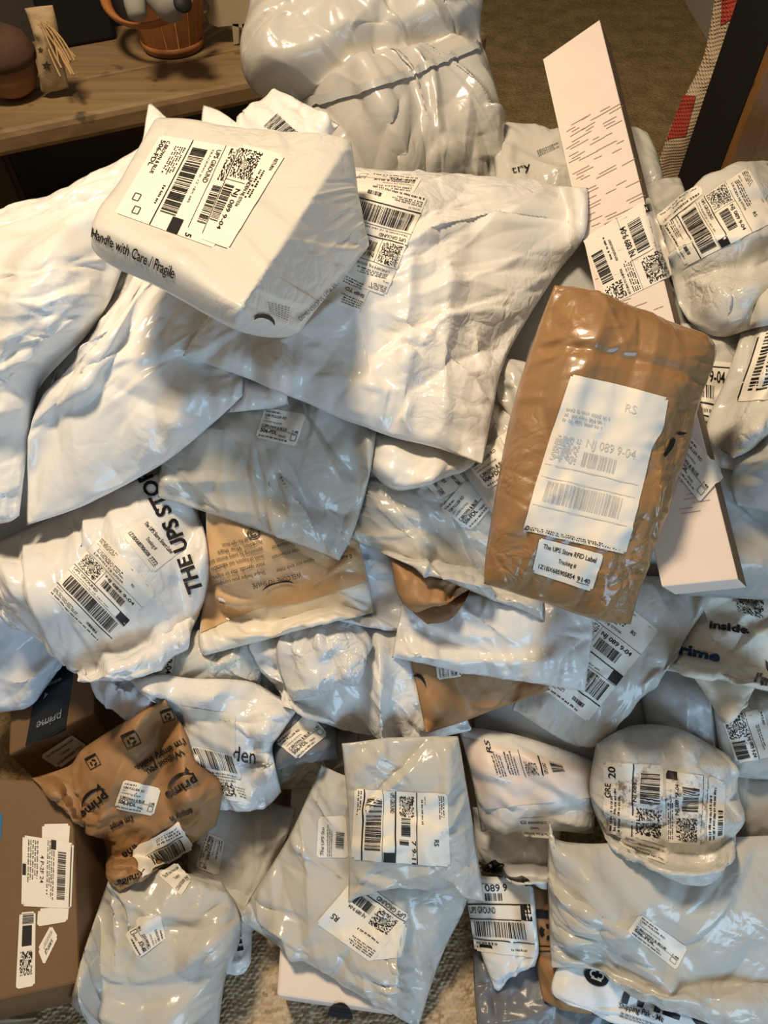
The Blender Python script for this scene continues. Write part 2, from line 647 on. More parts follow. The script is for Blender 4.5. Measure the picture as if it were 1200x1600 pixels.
    F = F + nrm * (fsum * fw * min(1.0, th / 0.03 + 0.3) * rim)[..., None]
    # rim waviness
    wv = vnoise((nv, nu), max(3, w / 45), max(3, h / 45), rng) * wob * (1 - rim)
    F = F + nrm * wv[..., None] * 2
    B[0], B[-1], B[:, 0], B[:, -1] = F[0], F[-1], F[:, 0], F[:, -1]
    Xg, Yg = u * w + 0 * v, v * h + 0 * u
    am = crumple_field(Xg, Yg, rng, csize) * amp * af * rim
    F = F + nrm * (am * 0.5)[..., None]
    Ng = grid_normals(F)
    if (Ng * nrm).sum(-1).mean() < 0:
        Ng = -Ng
    F2 = F.copy()
    # crushed facets
    if fac > 0:
        ms = np.clip(noise_at(Xg / 75.0, Yg / 75.0, rng) * 1.6 + 0.45, 0.12, 1.0)
        fz = facets(Xg, Yg, rng, csize * 0.85, 3.2) * amp * 1.25 + facets(Xg, Yg, rng, csize * 0.36, 2.4) * amp * 0.5 * ms
        F2 = F2 + Ng * (fz * fac * np.clip(edged / 9.0, 0, 1))[..., None]
    # crisper creases
    hgt = ((F2 - F) * Ng).sum(-1)
    det = hgt - blur(hgt, 3)
    F2 = F2 + Ng * (np.clip(det, -0.004, 0.004) * sharp * rim)[..., None]
    # never through what lies below, never through its own back
    fx, fy, ft = project(F2)
    if not core:
        over = np.where(edged > 1, np.clip(ft - (buf_at(fx, fy) - 0.0025), 0, None), 0)
        ft = ft - np.where(edged > 1, blur(grow(over, 2), 3), 0)
        F2 = at(fx, fy, ft)
    fx, fy, ft = project(F2)
    bx, by, bt = project(B)
    bt = np.where(edged > 1, np.maximum(bt, ft + 0.003), bt)
    B = at(bx, by, bt)
    buf_write(F2)
    # mesh
    idx = np.arange(nv * nu).reshape(nv, nu)
    inn = np.zeros((nv, nu), bool)
    inn[1:-1, 1:-1] = True
    bidx = idx.copy()
    bidx[inn] = nv * nu + np.arange(inn.sum())
    V = np.concatenate([F2.reshape(-1, 3), B[inn]])
    fq = quad_faces(nv, nu)
    # orient the front towards the lens
    a, b_, c_ = V[fq[:, 0]], V[fq[:, 1]], V[fq[:, 2]]
    if (np.cross(b_ - a, c_ - a) * (CAM - a)).sum() < 0:
        fq = fq[:, ::-1]
        bq = quad_faces(nv, nu)
    else:
        bq = quad_faces(nv, nu)[:, ::-1]
    bq = bidx.ravel()[bq]
    if root is None:
        base = V.mean(0)
        base[2] = V[:, 2].min()
        if group is None and name == 'poly_mailer':
            group = 'plastic mailers thrown on the heap'
        root_o = tag(empty(name, base), label, cat, group)
    else:
        root_o = root.root
        base = root.base
    me = mk_mesh(part, V - base, np.concatenate([fq, bq]))
    ob = link(part, me, M[mat], root_o)
    k = Pack()
    k.root, k.base, k.ob, k.F, k.nrm = root_o, base, ob, F2, nrm
    k.bvh = BVHTree.FromPolygons([Vector(x) for x in F2.reshape(-1, 3)], [tuple(int(j) for j in f) for f in fq])
    STATS.append((name, label, cx, cy, float(np.median(ft))))
    return k


# ------------------------------------------------------------------ print: text, bar codes, rules
_tc = bpy.data.curves.new('text_source', 'FONT')
_to = bpy.data.objects.new('text_source', _tc)
_TXT = {}


def text_tris(s, bold=0.0):
    """glyph triangles at size 1, baseline at 0"""
    key = (s, bold)
    if key not in _TXT:
        _tc.body = s
        _tc.size = 1.0
        _tc.resolution_u = 3
        _tc.offset = bold
        me = bpy.data.meshes.new_from_object(_to)
        v = np.empty(len(me.vertices) * 3, np.float32)
        me.vertices.foreach_get('co', v)
        me.calc_loop_triangles()
        f = np.empty(len(me.loop_triangles) * 3, np.int32)
        me.loop_triangles.foreach_get('vertices', f)
        bpy.data.meshes.remove(me)
        _TXT[key] = (v.reshape(-1, 3)[:, :2].astype(float), f.reshape(-1, 3))
    return _TXT[key]


class Ink:
    """flat print in label coordinates: x 0..1 to the right, y 0..1 down; asp = width / height"""

    def __init__(self, asp, seed=0):
        self.v, self.f, self.n = [], [], 0
        self.asp = asp
        self.rng = random.Random(seed)

    def add(self, v, f):
        v = np.asarray(v, float)
        self.v.append(v)
        self.f.append(np.asarray(f, int) + self.n)
        self.n += len(v)

    def rect(self, x0, y0, x1, y1, mx=0.06):
        a = max(1, int(math.ceil(abs(x1 - x0) / mx)))
        b = max(1, int(math.ceil(abs(y1 - y0) / mx)))
        xs = np.linspace(x0, x1, a + 1)
        ys = np.linspace(y0, y1, b + 1)
        X, Y = np.meshgrid(xs, ys)
        q = quad_faces(b + 1, a + 1)
        f = np.concatenate([q[:, [0, 1, 2]], q[:, [0, 2, 3]]])
        self.add(np.stack([X.ravel(), Y.ravel()], 1), f)

    def line(self, x0, y0, x1, y1, w=0.006):
        dx, dy = (x1 - x0) * self.asp, y1 - y0
        L = math.hypot(dx, dy) + 1e-9
        n = max(1, int(L / 0.06))
        nx, ny = -dy / L * w / 2 / self.asp, dx / L * w / 2
        s = np.linspace(0, 1, n + 1)
        A = np.stack([x0 + (x1 - x0) * s + nx, y0 + (y1 - y0) * s + ny], 1)
        B = np.stack([x0 + (x1 - x0) * s - nx, y0 + (y1 - y0) * s - ny], 1)
        f = []
        for i in range(n):
            f += [(i, i + 1, n + 2 + i), (i, n + 2 + i, n + 1 + i)]
        self.add(np.concatenate([A, B]), f)

    def frame(self, x0, y0, x1, y1, w=0.01):
        for a in ((x0, y0, x1, y0), (x1, y0, x1, y1), (x1, y1, x0, y1), (x0, y1, x0, y0)):
            self.line(*a, w=w)

    def text(self, x, y, h, s, w=None, bold=0.0, cond=1.0, mx=0.05):
        v, f = text_tris(s, bold)
        if not len(v):
            return
        k = h / 0.70
        X = v[:, 0] * k / self.asp * cond
        if w is not None:
            X = (v[:, 0] - v[:, 0].min()) / (np.ptp(v[:, 0]) + 1e-9) * w
        V = np.stack([x + X, y - v[:, 1] * k], 1)
        V, f = self.split(V, f, mx)
        self.add(V, f)

    def split(self, V, f, mx):
        V = list(map(tuple, V))
        out = []
        st = [tuple(t) for t in f]
        mid = {}
        while st:
            a, b, c = st.pop()
            e = []
            for i, j in ((a, b), (b, c), (c, a)):
                e.append(math.hypot((V[i][0] - V[j][0]), (V[i][1] - V[j][1])))
            m = max(e)
            if m <= mx or len(V) > 6000:
                out.append((a, b, c))
                continue
            k = e.index(m)
            i, j, o = ((a, b, c), (b, c, a), (c, a, b))[k]
            key = (min(i, j), max(i, j))
            if key not in mid:
                mid[key] = len(V)
                V.append(((V[i][0] + V[j][0]) / 2, (V[i][1] + V[j][1]) / 2))
            q = mid[key]
            st += [(i, q, o), (q, j, o)]
        return np.array(V), np.array(out)

    def bars(self, x0, y0, x1, y1, n=42, mx=0.05):
        """bars side by side along x"""
        w = [self.rng.choice([1, 1, 2, 3]) for _ in range(n * 2)]
        s = sum(w)
        x = x0
        for i, k in enumerate(w):
            d = (x1 - x0) * k / s
            if i % 2 == 0:
                self.rect(x, y0, x + d, y1, mx)
            x += d

    def code(self, x0, y0, x1, y1, n=26):
        """square of dots round a bull's eye, as on parcel labels"""
        dx, dy = (x1 - x0) / n, (y1 - y0) / n
        for j in range(n):
            for i in range(n):
                if math.hypot(i - n / 2 + 0.5, j - n / 2 + 0.5) < n * 0.16:
                    continue
                if self.rng.random() < 0.47:
                    self.rect(x0 + i * dx, y0 + j * dy, x0 + (i + 0.95) * dx, y0 + (j + 0.95) * dy, 1)
        for r in (0.045, 0.095, 0.14):
            self.ring((x0 + x1) / 2, (y0 + y1) / 2, r * (x1 - x0), 0.02 * (y1 - y0))

    def ring(self, cx, cy, r, w, a0=0.0, a1=2 * math.pi, n=16, taper=False):
        v, f = [], []
        for i in range(n + 1):
            a = a0 + (a1 - a0) * i / n
            ww = w * (math.sin(math.pi * i / n) * 0.9 + 0.1 if taper else 1.0)
            for s in (-1, 1):
                v.append((cx + (r + s * ww / 2 / self.asp) * math.cos(a), cy + (r * self.asp + s * ww / 2) * math.sin(a)))
        for i in range(n):
            f += [(2 * i, 2 * i + 1, 2 * i + 3), (2 * i, 2 * i + 3, 2 * i + 2)]
        self.add(v, f)

    def poly(self, pts):
        self.add(*self.split(np.array(pts, float), [(0, i, i + 1) for i in range(1, len(pts) - 1)], 0.08))

    def micro(self, x0, y0, x1, y1, n=3, fill=0.75):
        """rows of print too fine to read"""
        h = (y1 - y0) / n
        for j in range(n):
            x = x0
            end = x0 + (x1 - x0) * self.rng.uniform(fill, 1.0)
            while x < end:
                wd = min(self.rng.uniform(0.03, 0.10), end - x)
                k = max(1, int(wd / 0.018))
                for c in range(k):
                    a = x + wd * c / k
                    hh = h * self.rng.choice([0.5, 0.5, 0.62])
                    self.rect(a, y0 + (j + 0.75) * h - hh, a + wd / k * self.rng.uniform(0.45, 0.75), y0 + (j + 0.75) * h, 1)
                x += wd + 0.016


def decal(pk, corners, ink=None, paper_mat='label', name='shipping_label', ink_mat='ink', lab=None, off=0.0009, rnd=True,
          cells=3.4, ink_name='printed_text', seed=0, stiff=3, kind=None):
    """a label stuck on a parcel: corners are its own top left, top right, bottom right, bottom left"""
    sides = corners if isinstance(corners[0], list) else [[c] for c in corners]
    w, h = side_len(sides)
    nu = int(np.clip(w / cells, 4, 110))
    nv = int(np.clip(h / cells, 4, 110))
    G = coons(sides, nu, nv)
    if rnd and paper_mat:
        c = 2.2
        du, dv = (G[0, -1] - G[0, 0]) / (w + 1e-6), (G[-1, 0] - G[0, 0]) / (h + 1e-6)
        G[0, 0] += (du + dv) * c
        G[0, -1] += (-du + dv) * c
        G[-1, 0] += (du - dv) * c
        G[-1, -1] += (-du - dv) * c
    P = np.zeros((nv, nu, 3))
    R = ray(G[..., 0], G[..., 1])
    O = Vector(CAM)
    miss = np.zeros((nv, nu), bool)
    for j in range(nv):
        for i in range(nu):
            hit = pk.bvh.ray_cast(O, Vector(R[j, i]).normalized())
            if hit[0] is None:
                miss[j, i] = True
            else:
                P[j, i] = hit[0]
    if miss.all():
        print('LABEL MISSES ITS PARCEL', corners)
        return None
    if miss.any():
        ok = ~miss
        for j, i in np.argwhere(miss):
            d = np.abs(np.argwhere(ok) - [j, i]).sum(1)
            jj, ii = np.argwhere(ok)[d.argmin()]
            tt = (P[jj, ii] - CAM) @ FWD
            P[j, i] = CAM + R[j, i] * tt
    N = grid_normals(P)
    if (N * (CAM - P)).sum() < 0:
        N = -N
    if paper_mat and stiff:
        # paper is stiffer than film: it bridges the finest creases
        Pb = np.stack([blur(P[..., q], stiff) for q in range(3)], -1)
        Pb[0], Pb[-1], Pb[:, 0], Pb[:, -1] = P[0], P[-1], P[:, 0], P[:, -1]
        dd = np.clip(((P - Pb) * N).sum(-1), 0, None)
        P = Pb + N * np.maximum(dd, blur(grow(dd, 1), 2))[..., None]
        N = grid_normals(P)
        if (N * (CAM - P)).sum() < 0:
            N = -N
    P = P + N * off
    par = pk.root
    lo = None
    if paper_mat:
        q = quad_faces(nv, nu)
        a, b_, c_ = P.reshape(-1, 3)[q[0, 0]], P.reshape(-1, 3)[q[0, 1]], P.reshape(-1, 3)[q[0, 2]]
        if (np.cross(b_ - a, c_ - a) * (CAM - a)).sum() < 0:
            q = q[:, ::-1]
        me = mk_mesh(name, P.reshape(-1, 3) - pk.base, q)
        lo = link(name, me, M[paper_mat], par)
        if lab:
            lo['label'] = lab
        par = lo
    if ink is not None and ink.n:
        V = np.concatenate(ink.v)
        f = np.concatenate(ink.f)
        x = np.clip(V[:, 0], -0.02, 1.02) * (nu - 1)
        y = np.clip(V[:, 1], -0.02, 1.02) * (nv - 1)
        iu = np.clip(x.astype(int), 0, nu - 2)
        iv = np.clip(y.astype(int), 0, nv - 2)
        a = (x - iu)[:, None]
        b = (y - iv)[:, None]
        Q = (P[iv, iu] * (1 - a) + P[iv, iu + 1] * a) * (1 - b) + (P[iv + 1, iu] * (1 - a) + P[iv + 1, iu + 1] * a) * b
        NN = N[iv, iu]
        Q = Q + NN * (0.0006 if paper_mat else 0.0009)
        a, b_, c_ = Q[f[:, 0]], Q[f[:, 1]], Q[f[:, 2]]
        flip = (np.cross(b_ - a, c_ - a) * (CAM - a)).sum(-1) < 0
        f[flip] = f[flip][:, ::-1]
        me = mk_mesh(ink_name, Q - pk.base, f)
        io = link(ink_name, me, M[ink_mat], par, sm=False)
        if kind:
            io['kind'] = kind
    return lo


def asp_of(c):
    s = c if isinstance(c[0], list) else [[k] for k in c]
    w, h = side_len(s)
    return w / h


def ups(c, seed=0, zipc='NJ 089 9-04', rs=True, track=True):
    k = Ink(asp_of(c), seed)
    k.micro(.03, .02, .34, .085, 4)
    k.text(.55, .035, .014, '1 LBS')
    k.text(.82, .035, .014, '1 OF 1')
    if rs:
        k.text(.70, .175, .032, 'RS', bold=0.012)
    k.text(.03, .125, .012, 'SHIP TO:', bold=0.01)
    k.micro(.09, .135, .62, .195, 3)
    k.text(.09, .232, .022, 'LINDEN NJ 07036', w=.52)
    k.rect(0, .262, 1, .266)
    k.code(.03, .28, .33, .485)
    k.rect(.36, .266, .365, .5)
    k.text(.40, .335, .036, zipc, w=.5, bold=0.015)
    k.bars(.42, .36, .80, .46, 26)
    k.rect(0, .5, 1, .51)
    k.text(.03, .555, .032, 'UPS GROUND', w=.42, bold=0.01)
    if track:
        k.text(.03, .592, .015, 'TRACKING #: 1Z 1BX 685', w=.66)
    k.rect(.84, .51, 1, .602)
    k.rect(0, .608, 1, .612)
    k.bars(.07, .632, .93, .80, 46)
    k.rect(0, .822, 1, .833)
    k.text(.03, .865, .014, 'BILLING: P/P')
    k.micro(.03, .885, .5, .94, 3)
    k.bars(.62, .89, .82, .925, 14)
    k.micro(.03, .955, .9, .985, 1)
    return k


def fdl(c, seed=0):
    """little store sticker"""
    k = Ink(asp_of(c), seed)
    k.micro(.06, .06, .46, .16, 1)
    k.text(.06, .27, .075, '1280 FULLER RD', w=.52, bold=0.012)
    k.text(.06, .36, .05, 'STE 1')
    k.text(.06, .45, .05, 'LINDEN NJ 07036', w=.46)
    k.text(.06, .62, .085, 'C.BROWN & BLUE', w=.62, bold=0.02)
    k.text(.82, .62, .08, '1:48', w=.13, bold=0.012)
    k.rect(.06, .64, .96, .652)
    k.text(.06, .79, .115, '506-FDL', w=.42, bold=0.025)
    k.frame(.82, .68, .94, .86, .014)
    k.text(.52, .84, .06, 'TRND', bold=0.01)
    k.micro(.06, .87, .8, .96, 1)
    return k


def smart(c, head='The UPS Store Smart Label', num='1Z1BX685906858', last='7772', seed=0):
    k = Ink(asp_of(c), seed)
    k.text(.08, .26, .13, head, w=.84, bold=0.014)
    k.text(.36, .54, .12, 'Tracking #', w=.30, bold=0.010)
    k.text(.08, .83, .12, num, w=.60, bold=0.014)
    k.text(.72, .83, .12, last, w=.20, bold=0.014)
    k.rect(.72, .86, .92, .875)
    return k


def tri_count():
    n = 0
    for o in bpy.data.objects:
        if o.type == 'MESH':
            n += sum(len(p.vertices) - 2 for p in o.data.polygons)
    return n


# ================================================================== THE SETTING
def wood(name, c1, c2, scale=(3, 40, 3), rough=0.5, bump=0.2):
    m, nt, b = new_mat(name)
    L = nt.links.new
    tc = nd(nt, 'ShaderNodeTexCoord')
    mp = nd(nt, 'ShaderNodeMapping')
    mp.inputs['Scale'].default_value = scale
    L(tc.outputs['Object'], mp.inputs['Vector'])
    n = nd(nt, 'ShaderNodeTexNoise', Scale=1.5, Detail=8.0, Roughness=0.65, Distortion=0.6)
    L(mp.outputs[0], n.inputs['Vector'])
    k = nd(nt, 'ShaderNodeTexNoise', Scale=14.0, Detail=2.0)
    L(tc.outputs['Object'], k.inputs['Vector'])
    r = nd(nt, 'ShaderNodeMapRange')
    r.inputs['From Min'].default_value = 0.3
    r.inputs['From Max'].default_value = 0.7
    L(n.outputs['Fac'], r.inputs['Value'])
    mx = nd(nt, 'ShaderNodeMixRGB')
    mx.inputs[1].default_value = rgb(c1)
    mx.inputs[2].default_value = rgb(c2)
    L(r.outputs[0], mx.inputs[0])
    kn = nd(nt, 'ShaderNodeMapRange')
    kn.inputs['From Min'].default_value = 0.66
    kn.inputs['From Max'].default_value = 0.76
    L(k.outputs['Fac'], kn.inputs['Value'])
    m2 = nd(nt, 'ShaderNodeMixRGB')
    L(kn.outputs[0], m2.inputs[0])
    L(mx.outputs[0], m2.inputs[1])
    m2.inputs[2].default_value = rgb([c * 0.45 for c in c1])
    L(m2.outputs[0], b.inputs['Base Color'])
    bp = nd(nt, 'ShaderNodeBump', Strength=bump, Distance=0.003)
    L(n.outputs['Fac'], bp.inputs['Height'])
    L(bp.outputs[0], b.inputs['Normal'])
    b.inputs['Roughness'].default_value = rough
    return m


def carpet(name, c1, c2, s1=85.0, s2=11.0, bump=1.0, dist=0.02):
    m, nt, b = new_mat(name)
    L = nt.links.new
    tc = nd(nt, 'ShaderNodeTexCoord')
    n1 = nd(nt, 'ShaderNodeTexNoise', Scale=s1, Detail=3.0, Roughness=0.7)
    n2 = nd(nt, 'ShaderNodeTexNoise', Scale=s2, Detail=5.0, Roughness=0.6)
    L(tc.outputs['Object'], n1.inputs['Vector'])
    L(tc.outputs['Object'], n2.inputs['Vector'])
    a = nd(nt, 'ShaderNodeMath', operation='ADD')
    L(n1.outputs['Fac'], a.inputs[0])
    L(n2.outputs['Fac'], a.inputs[1])
    r = nd(nt, 'ShaderNodeMapRange')
    r.inputs['From Min'].default_value = 0.75
    r.inputs['From Max'].default_value = 1.25
    L(a.outputs[0], r.inputs['Value'])
    mx = nd(nt, 'ShaderNodeMixRGB')
    mx.inputs[1].default_value = rgb(c1)
    mx.inputs[2].default_value = rgb(c2)
    L(r.outputs[0], mx.inputs[0])
    L(mx.outputs[0], b.inputs['Base Color'])
    bp = nd(nt, 'ShaderNodeBump', Strength=bump, Distance=dist)
    L(a.outputs[0], bp.inputs['Height'])
    L(bp.outputs[0], b.inputs['Normal'])
    b.inputs['Roughness'].default_value = 0.95
    b.inputs['Specular IOR Level'].default_value = 0.05
    return m


M['floor'] = carpet('brown_plush_carpet', (0.30, 0.205, 0.09), (0.62, 0.45, 0.23))
M['bench'] = wood('worn_oak', (0.17, 0.105, 0.05), (0.30, 0.20, 0.10), (1.2, 16, 16))
M['bench_dark'] = wood('dark_stained_wood', (0.02, 0.014, 0.01), (0.04, 0.028, 0.018), (1.2, 16, 16))
M['oak'] = wood('orange_oak', (0.17, 0.075, 0.022), (0.30, 0.145, 0.045), (14, 14, 1.2), 0.35)
M['black'] = plain('near_black', (0.010, 0.009, 0.009), 0.6)  # one even near-black: case, cabinet side and the openings
M['wall'] = paper('cream_wall_paint', (0.50, 0.46, 0.38), 0.8, 0.05, 0.02)
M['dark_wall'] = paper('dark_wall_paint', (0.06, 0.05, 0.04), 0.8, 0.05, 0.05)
M['basket'] = wood('orange_splint_wood', (0.30, 0.11, 0.03), (0.46, 0.19, 0.06), (10, 10, 1.5), 0.45)
M['basket_in'] = wood('pale_splint_wood', (0.24, 0.12, 0.05), (0.36, 0.20, 0.09), (10, 10, 1.5), 0.6)
M['burlap'] = paper('burlap', (0.44, 0.32, 0.18), 0.9, 0.6, 0.18, scale=260)
M['raffia'] = plain('raffia', (0.46, 0.30, 0.14), 0.7)
M['acorn'] = paper('brown_felt', (0.24, 0.115, 0.045), 0.85, 0.3, 0.3, scale=20)
M['acorn_cap'] = paper('dark_brown_felt', (0.075, 0.035, 0.018), 0.85, 0.4, 0.3, scale=60)
M['grey_felt'] = paper('grey_felt', (0.30, 0.28, 0.24), 0.9, 0.3, 0.1, scale=120)
M['sheep'] = paper('aged_cream_paint', (0.46, 0.38, 0.25), 0.7, 0.3, 0.12, scale=30)
M['star'] = plain('brown_star_print', (0.07, 0.045, 0.025), 0.8)


def yarn(name, c, s=120.0):
    m, nt, b = new_mat(name)
    L = nt.links.new
    tc = nd(nt, 'ShaderNodeTexCoord')
    mp = nd(nt, 'ShaderNodeMapping')
    mp.inputs['Rotation'].default_value = (0.2, 0.35, 0)
    L(tc.outputs['Object'], mp.inputs['Vector'])
    w = nd(nt, 'ShaderNodeTexWave', Scale=s * 0.32, Distortion=1.5, Detail=2.0)
    w.bands_direction = 'Z'
    w2 = nd(nt, 'ShaderNodeTexWave', Scale=s * 0.55, Distortion=1.0)
    w2.bands_direction = 'X'
    L(mp.outputs[0], w.inputs['Vector'])
    L(mp.outputs[0], w2.inputs['Vector'])
    a = nd(nt, 'ShaderNodeMath', operation='MULTIPLY')
    L(w.outputs['Fac'], a.inputs[0])
    L(w2.outputs['Fac'], a.inputs[1])
    mx = nd(nt, 'ShaderNodeMixRGB')
    mx.inputs[1].default_value = rgb([k * 0.72 for k in c])
    mx.inputs[2].default_value = rgb(c)
    L(a.outputs[0], mx.inputs[0])
    L(mx.outputs[0], b.inputs['Base Color'])
    bp = nd(nt, 'ShaderNodeBump', Strength=0.8, Distance=0.003)
    L(a.outputs[0], bp.inputs['Height'])
    L(bp.outputs[0], b.inputs['Normal'])
    b.inputs['Roughness'].default_value = 0.95
    return m


M['yarn_cream'] = yarn('cream_yarn', (0.80, 0.62, 0.42))
M['yarn_red'] = yarn('red_yarn', (0.60, 0.08, 0.05))


def hexa(v8, bevel=0.004, seg=2, cuts=0, jitter=0.0, seed=0):
    """six-sided solid: top 0..3, bottom 4..7 (under them); returns mesh"""
    import bmesh
    bm = bmesh.new()
    vs = [bm.verts.new(p) for p in v8]
    for f in ((0, 1, 2, 3), (7, 6, 5, 4), (0, 4, 5, 1), (1, 5, 6, 2), (2, 6, 7, 3), (3, 7, 4, 0)):
        bm.faces.new([vs[i] for i in f])
    bmesh.ops.recalc_face_normals(bm, faces=bm.faces)
    if bevel > 0:
        bmesh.ops.bevel(bm, geom=list(bm.edges), offset=bevel, segments=seg, profile=0.5, affect='EDGES')
    if cuts:
        bmesh.ops.subdivide_edges(bm, edges=[e for e in bm.edges if e.calc_length() > 0.03], cuts=cuts, use_grid_fill=True)
    if jitter:
        r = random.Random(seed)
        for v in bm.verts:
            v.co += Vector((r.gauss(0, 1), r.gauss(0, 1), r.gauss(0, 1))) * jitter
    me = bpy.data.meshes.new('solid')
    bm.to_mesh(me)
    bm.free()
    return me


def block(name, lo, hi, mat, parent=None, bevel=0.003, frame=None, cuts=0, jitter=0.0):
    """axis-aligned (or in a rotated frame (origin, e1, e2)) box"""
    (x0, y0, z0), (x1, y1, z1) = lo, hi
    pts = [(x0, y0, z1), (x1, y0, z1), (x1, y1, z1), (x0, y1, z1), (x0, y0, z0), (x1, y0, z0), (x1, y1, z0), (x0, y1, z0)]
    if frame:
        o, e1, e2 = frame
        pts = [o + e1 * a + e2 * b + Vector((0, 0, c)) for a, b, c in pts]
    me = hexa(pts, bevel, 2, cuts, jitter)
    me.name = name
    return link(name, me, mat, parent, sm=False)


def lathe(name, prof, mat, parent=None, n=28, loc=(0, 0, 0), axis=None, close=False):
    """profile [(r,z)] round z; axis = direction to turn z to"""
    V, F = [], []
    for r, z in prof:
        for i in range(n):
            a = 2 * math.pi * i / n
            V.append((r * math.cos(a), r * math.sin(a), z))
    for j in range(len(prof) - 1):
        for i in range(n):
            F.append((j * n + i, j * n + (i + 1) % n, (j + 1) * n + (i + 1) % n, (j + 1) * n + i))
    V = np.array(V)
    if axis is not None:
        q = Vector((0, 0, 1)).rotation_difference(Vector(axis).normalized())
        V = np.array([q @ Vector(v) for v in V])
    me = mk_mesh(name, V + np.array(loc), np.array(F))
    return link(name, me, mat, parent)


def tube(name, pts, r, mat, parent=None, n=8, flatten=None):
    """tube through points; flatten=(normal, k) squeezes it along a direction"""
    pts = [Vector(p) for p in pts]
    V, F = [], []
    for i, p in enumerate(pts):
        d = (pts[min(i + 1, len(pts) - 1)] - pts[max(i - 1, 0)]).normalized()
        a = d.cross(Vector((0, 0, 1)))
        if a.length < 1e-4:
            a = d.cross(Vector((1, 0, 0)))
        a.normalize()
        b = d.cross(a)
        rr = r[i] if isinstance(r, (list, tuple)) else r
        for k in range(n):
            t = 2 * math.pi * k / n
            off = a * (math.cos(t) * rr) + b * (math.sin(t) * rr)
            if flatten:
                nn, kk = Vector(flatten[0]).normalized(), flatten[1]
                off = off - nn * off.dot(nn) * (1 - kk)
            V.append(p + off)
    for i in range(len(pts) - 1):
        for k in range(n):
            F.append((i * n + k, i * n + (k + 1) % n, (i + 1) * n + (k + 1) % n, (i + 1) * n + k))
    me = mk_mesh(name, np.array([tuple(v) for v in V]), np.array(F))
    return link(name, me, mat, parent)


def prism(name, pts3, thick_vec, mat, parent=None, bevel=0.002):
    """polygon (3D points) extruded by a vector"""
    import bmesh
    bm = bmesh.new()
    a = [bm.verts.new(tuple(p)) for p in pts3]
    f = bm.faces.new(a)
    r = bmesh.ops.extrude_face_region(bm, geom=[f])
    bmesh.ops.translate(bm, verts=[g for g in r['geom'] if isinstance(g, bmesh.types.BMVert)], vec=Vector(thick_vec))
    bmesh.ops.recalc_face_normals(bm, faces=bm.faces)
    if bevel:
        bmesh.ops.bevel(bm, geom=[e for e in bm.edges if len(e.link_faces) == 2 and e.calc_face_angle(0) > 1.0], offset=bevel, segments=1, affect='EDGES')
    me = bpy.data.meshes.new(name)
    bm.to_mesh(me)
    bm.free()
    return link(name, me, mat, parent, sm=False)


def structure(o):
    o['kind'] = 'structure'
    return o


# floor: brown plush carpet
structure(block('floor', (-3.2, -2.6, -0.05), (3.2, 5.2, 0.0), M['floor'], bevel=0))

# cream wall with its skirting at the far right
structure(block('wall_right', (1.44, 2.6, 0.0), (1.54, 5.2, 2.6), M['wall'], bevel=0))
structure(block('wall_back', (-3.2, 5.1, 0.0), (1.44, 5.2, 2.6), M['wall'], bevel=0))

# near the photographer: looped berber rug, each loop a bump
def berber():
    rng = np.random.default_rng(5)
    xs = np.r_[np.linspace(-0.64, -0.56, 5)[:-1], np.arange(-0.56, 0.42, 0.0019), np.linspace(0.42, 1.3, 14)[1:]]
    ys = np.r_[np.linspace(-0.9, -0.14, 12)[:-1], np.arange(-0.14, 0.34, 0.0019), np.linspace(0.34, 1.0, 12)[1:]]
    X, Y = np.meshgrid(xs, ys)
    rh, cw = 0.0058, 0.0098
    Yw = Y + 0.0012 * np.sin(X * 160) + 0.001 * np.sin(X * 61 + 2)
    row = np.floor(Yw / rh).astype(int)
    Xs = X + (row % 2) * cw * 0.5 + 0.003 * np.sin(row * 12.9)
    colm = np.floor(Xs / cw).astype(int)
    fv = Yw / rh - row
    fu = Xs / cw - colm
    h = np.sqrt(np.clip(1 - (2 * fu - 1) ** 2, 0, 1)) * np.sqrt(np.clip(1 - (2 * fv - 1) ** 2, 0, 1))
    rnd = rng.uniform(0.45, 1.0, (997,))
    tone = rng.uniform(0, 1, (991,))
    k = (row * 131 + colm * 17)
    h = h * rnd[k % 997]
    V = np.stack([X, Y, 0.005 + 0.0070 * h], -1).reshape(-1, 3)
    me = mk_mesh('pile', V, quad_faces(len(ys), len(xs)))
    at_ = me.attributes.new('tone', 'FLOAT', 'POINT')
    at_.data.foreach_set('value', (tone[k % 991]).ravel().astype(np.float32))
    m, nt, b = new_mat('berber_wool')
    L = nt.links.new
    an = nd(nt, 'ShaderNodeAttribute')
    an.attribute_name = 'tone'
    rp = nd(nt, 'ShaderNodeValToRGB')
    e = rp.color_ramp.elements
    e[0].position = 0.0
    e[0].color = (0.30, 0.22, 0.14, 1)
    e[1].position = 1.0
    e[1].color = (0.60, 0.49, 0.35, 1)
    n_ = rp.color_ramp.elements.new(0.28)
    n_.color = (0.46, 0.36, 0.24, 1)
    L(an.outputs['Fac'], rp.inputs[0])
    L(rp.outputs[0], b.inputs['Base Color'])
    b.inputs['Roughness'].default_value = 0.95
    b.inputs['Specular IOR Level'].default_value = 0.05
    o = link('berber_rug', me, m)
    tag(o, 'beige looped berber rug under the front of the parcel heap', 'rug')


berber()

# ------------------------------------------------------------------ bench with country ornaments, upper left
A = Vector((-0.859, 1.666, 0.0))
E1 = Vector((0.9097, 0.4153, 0.0)).normalized()
E2 = Vector((-E1.y, E1.x, 0.0))
BF = (A, E1, E2)
bench = tag(empty('wooden_bench', A), 'low rustic wooden bench of worn planks behind the heap', 'bench')


def bpart(name, lo, hi, mat, bev=0.006, cuts=0, jit=0.0):
    o = block(name, lo, hi, mat, bench, bev, (Vector((0, 0, 0)), E1, E2), cuts, jit)
    return o


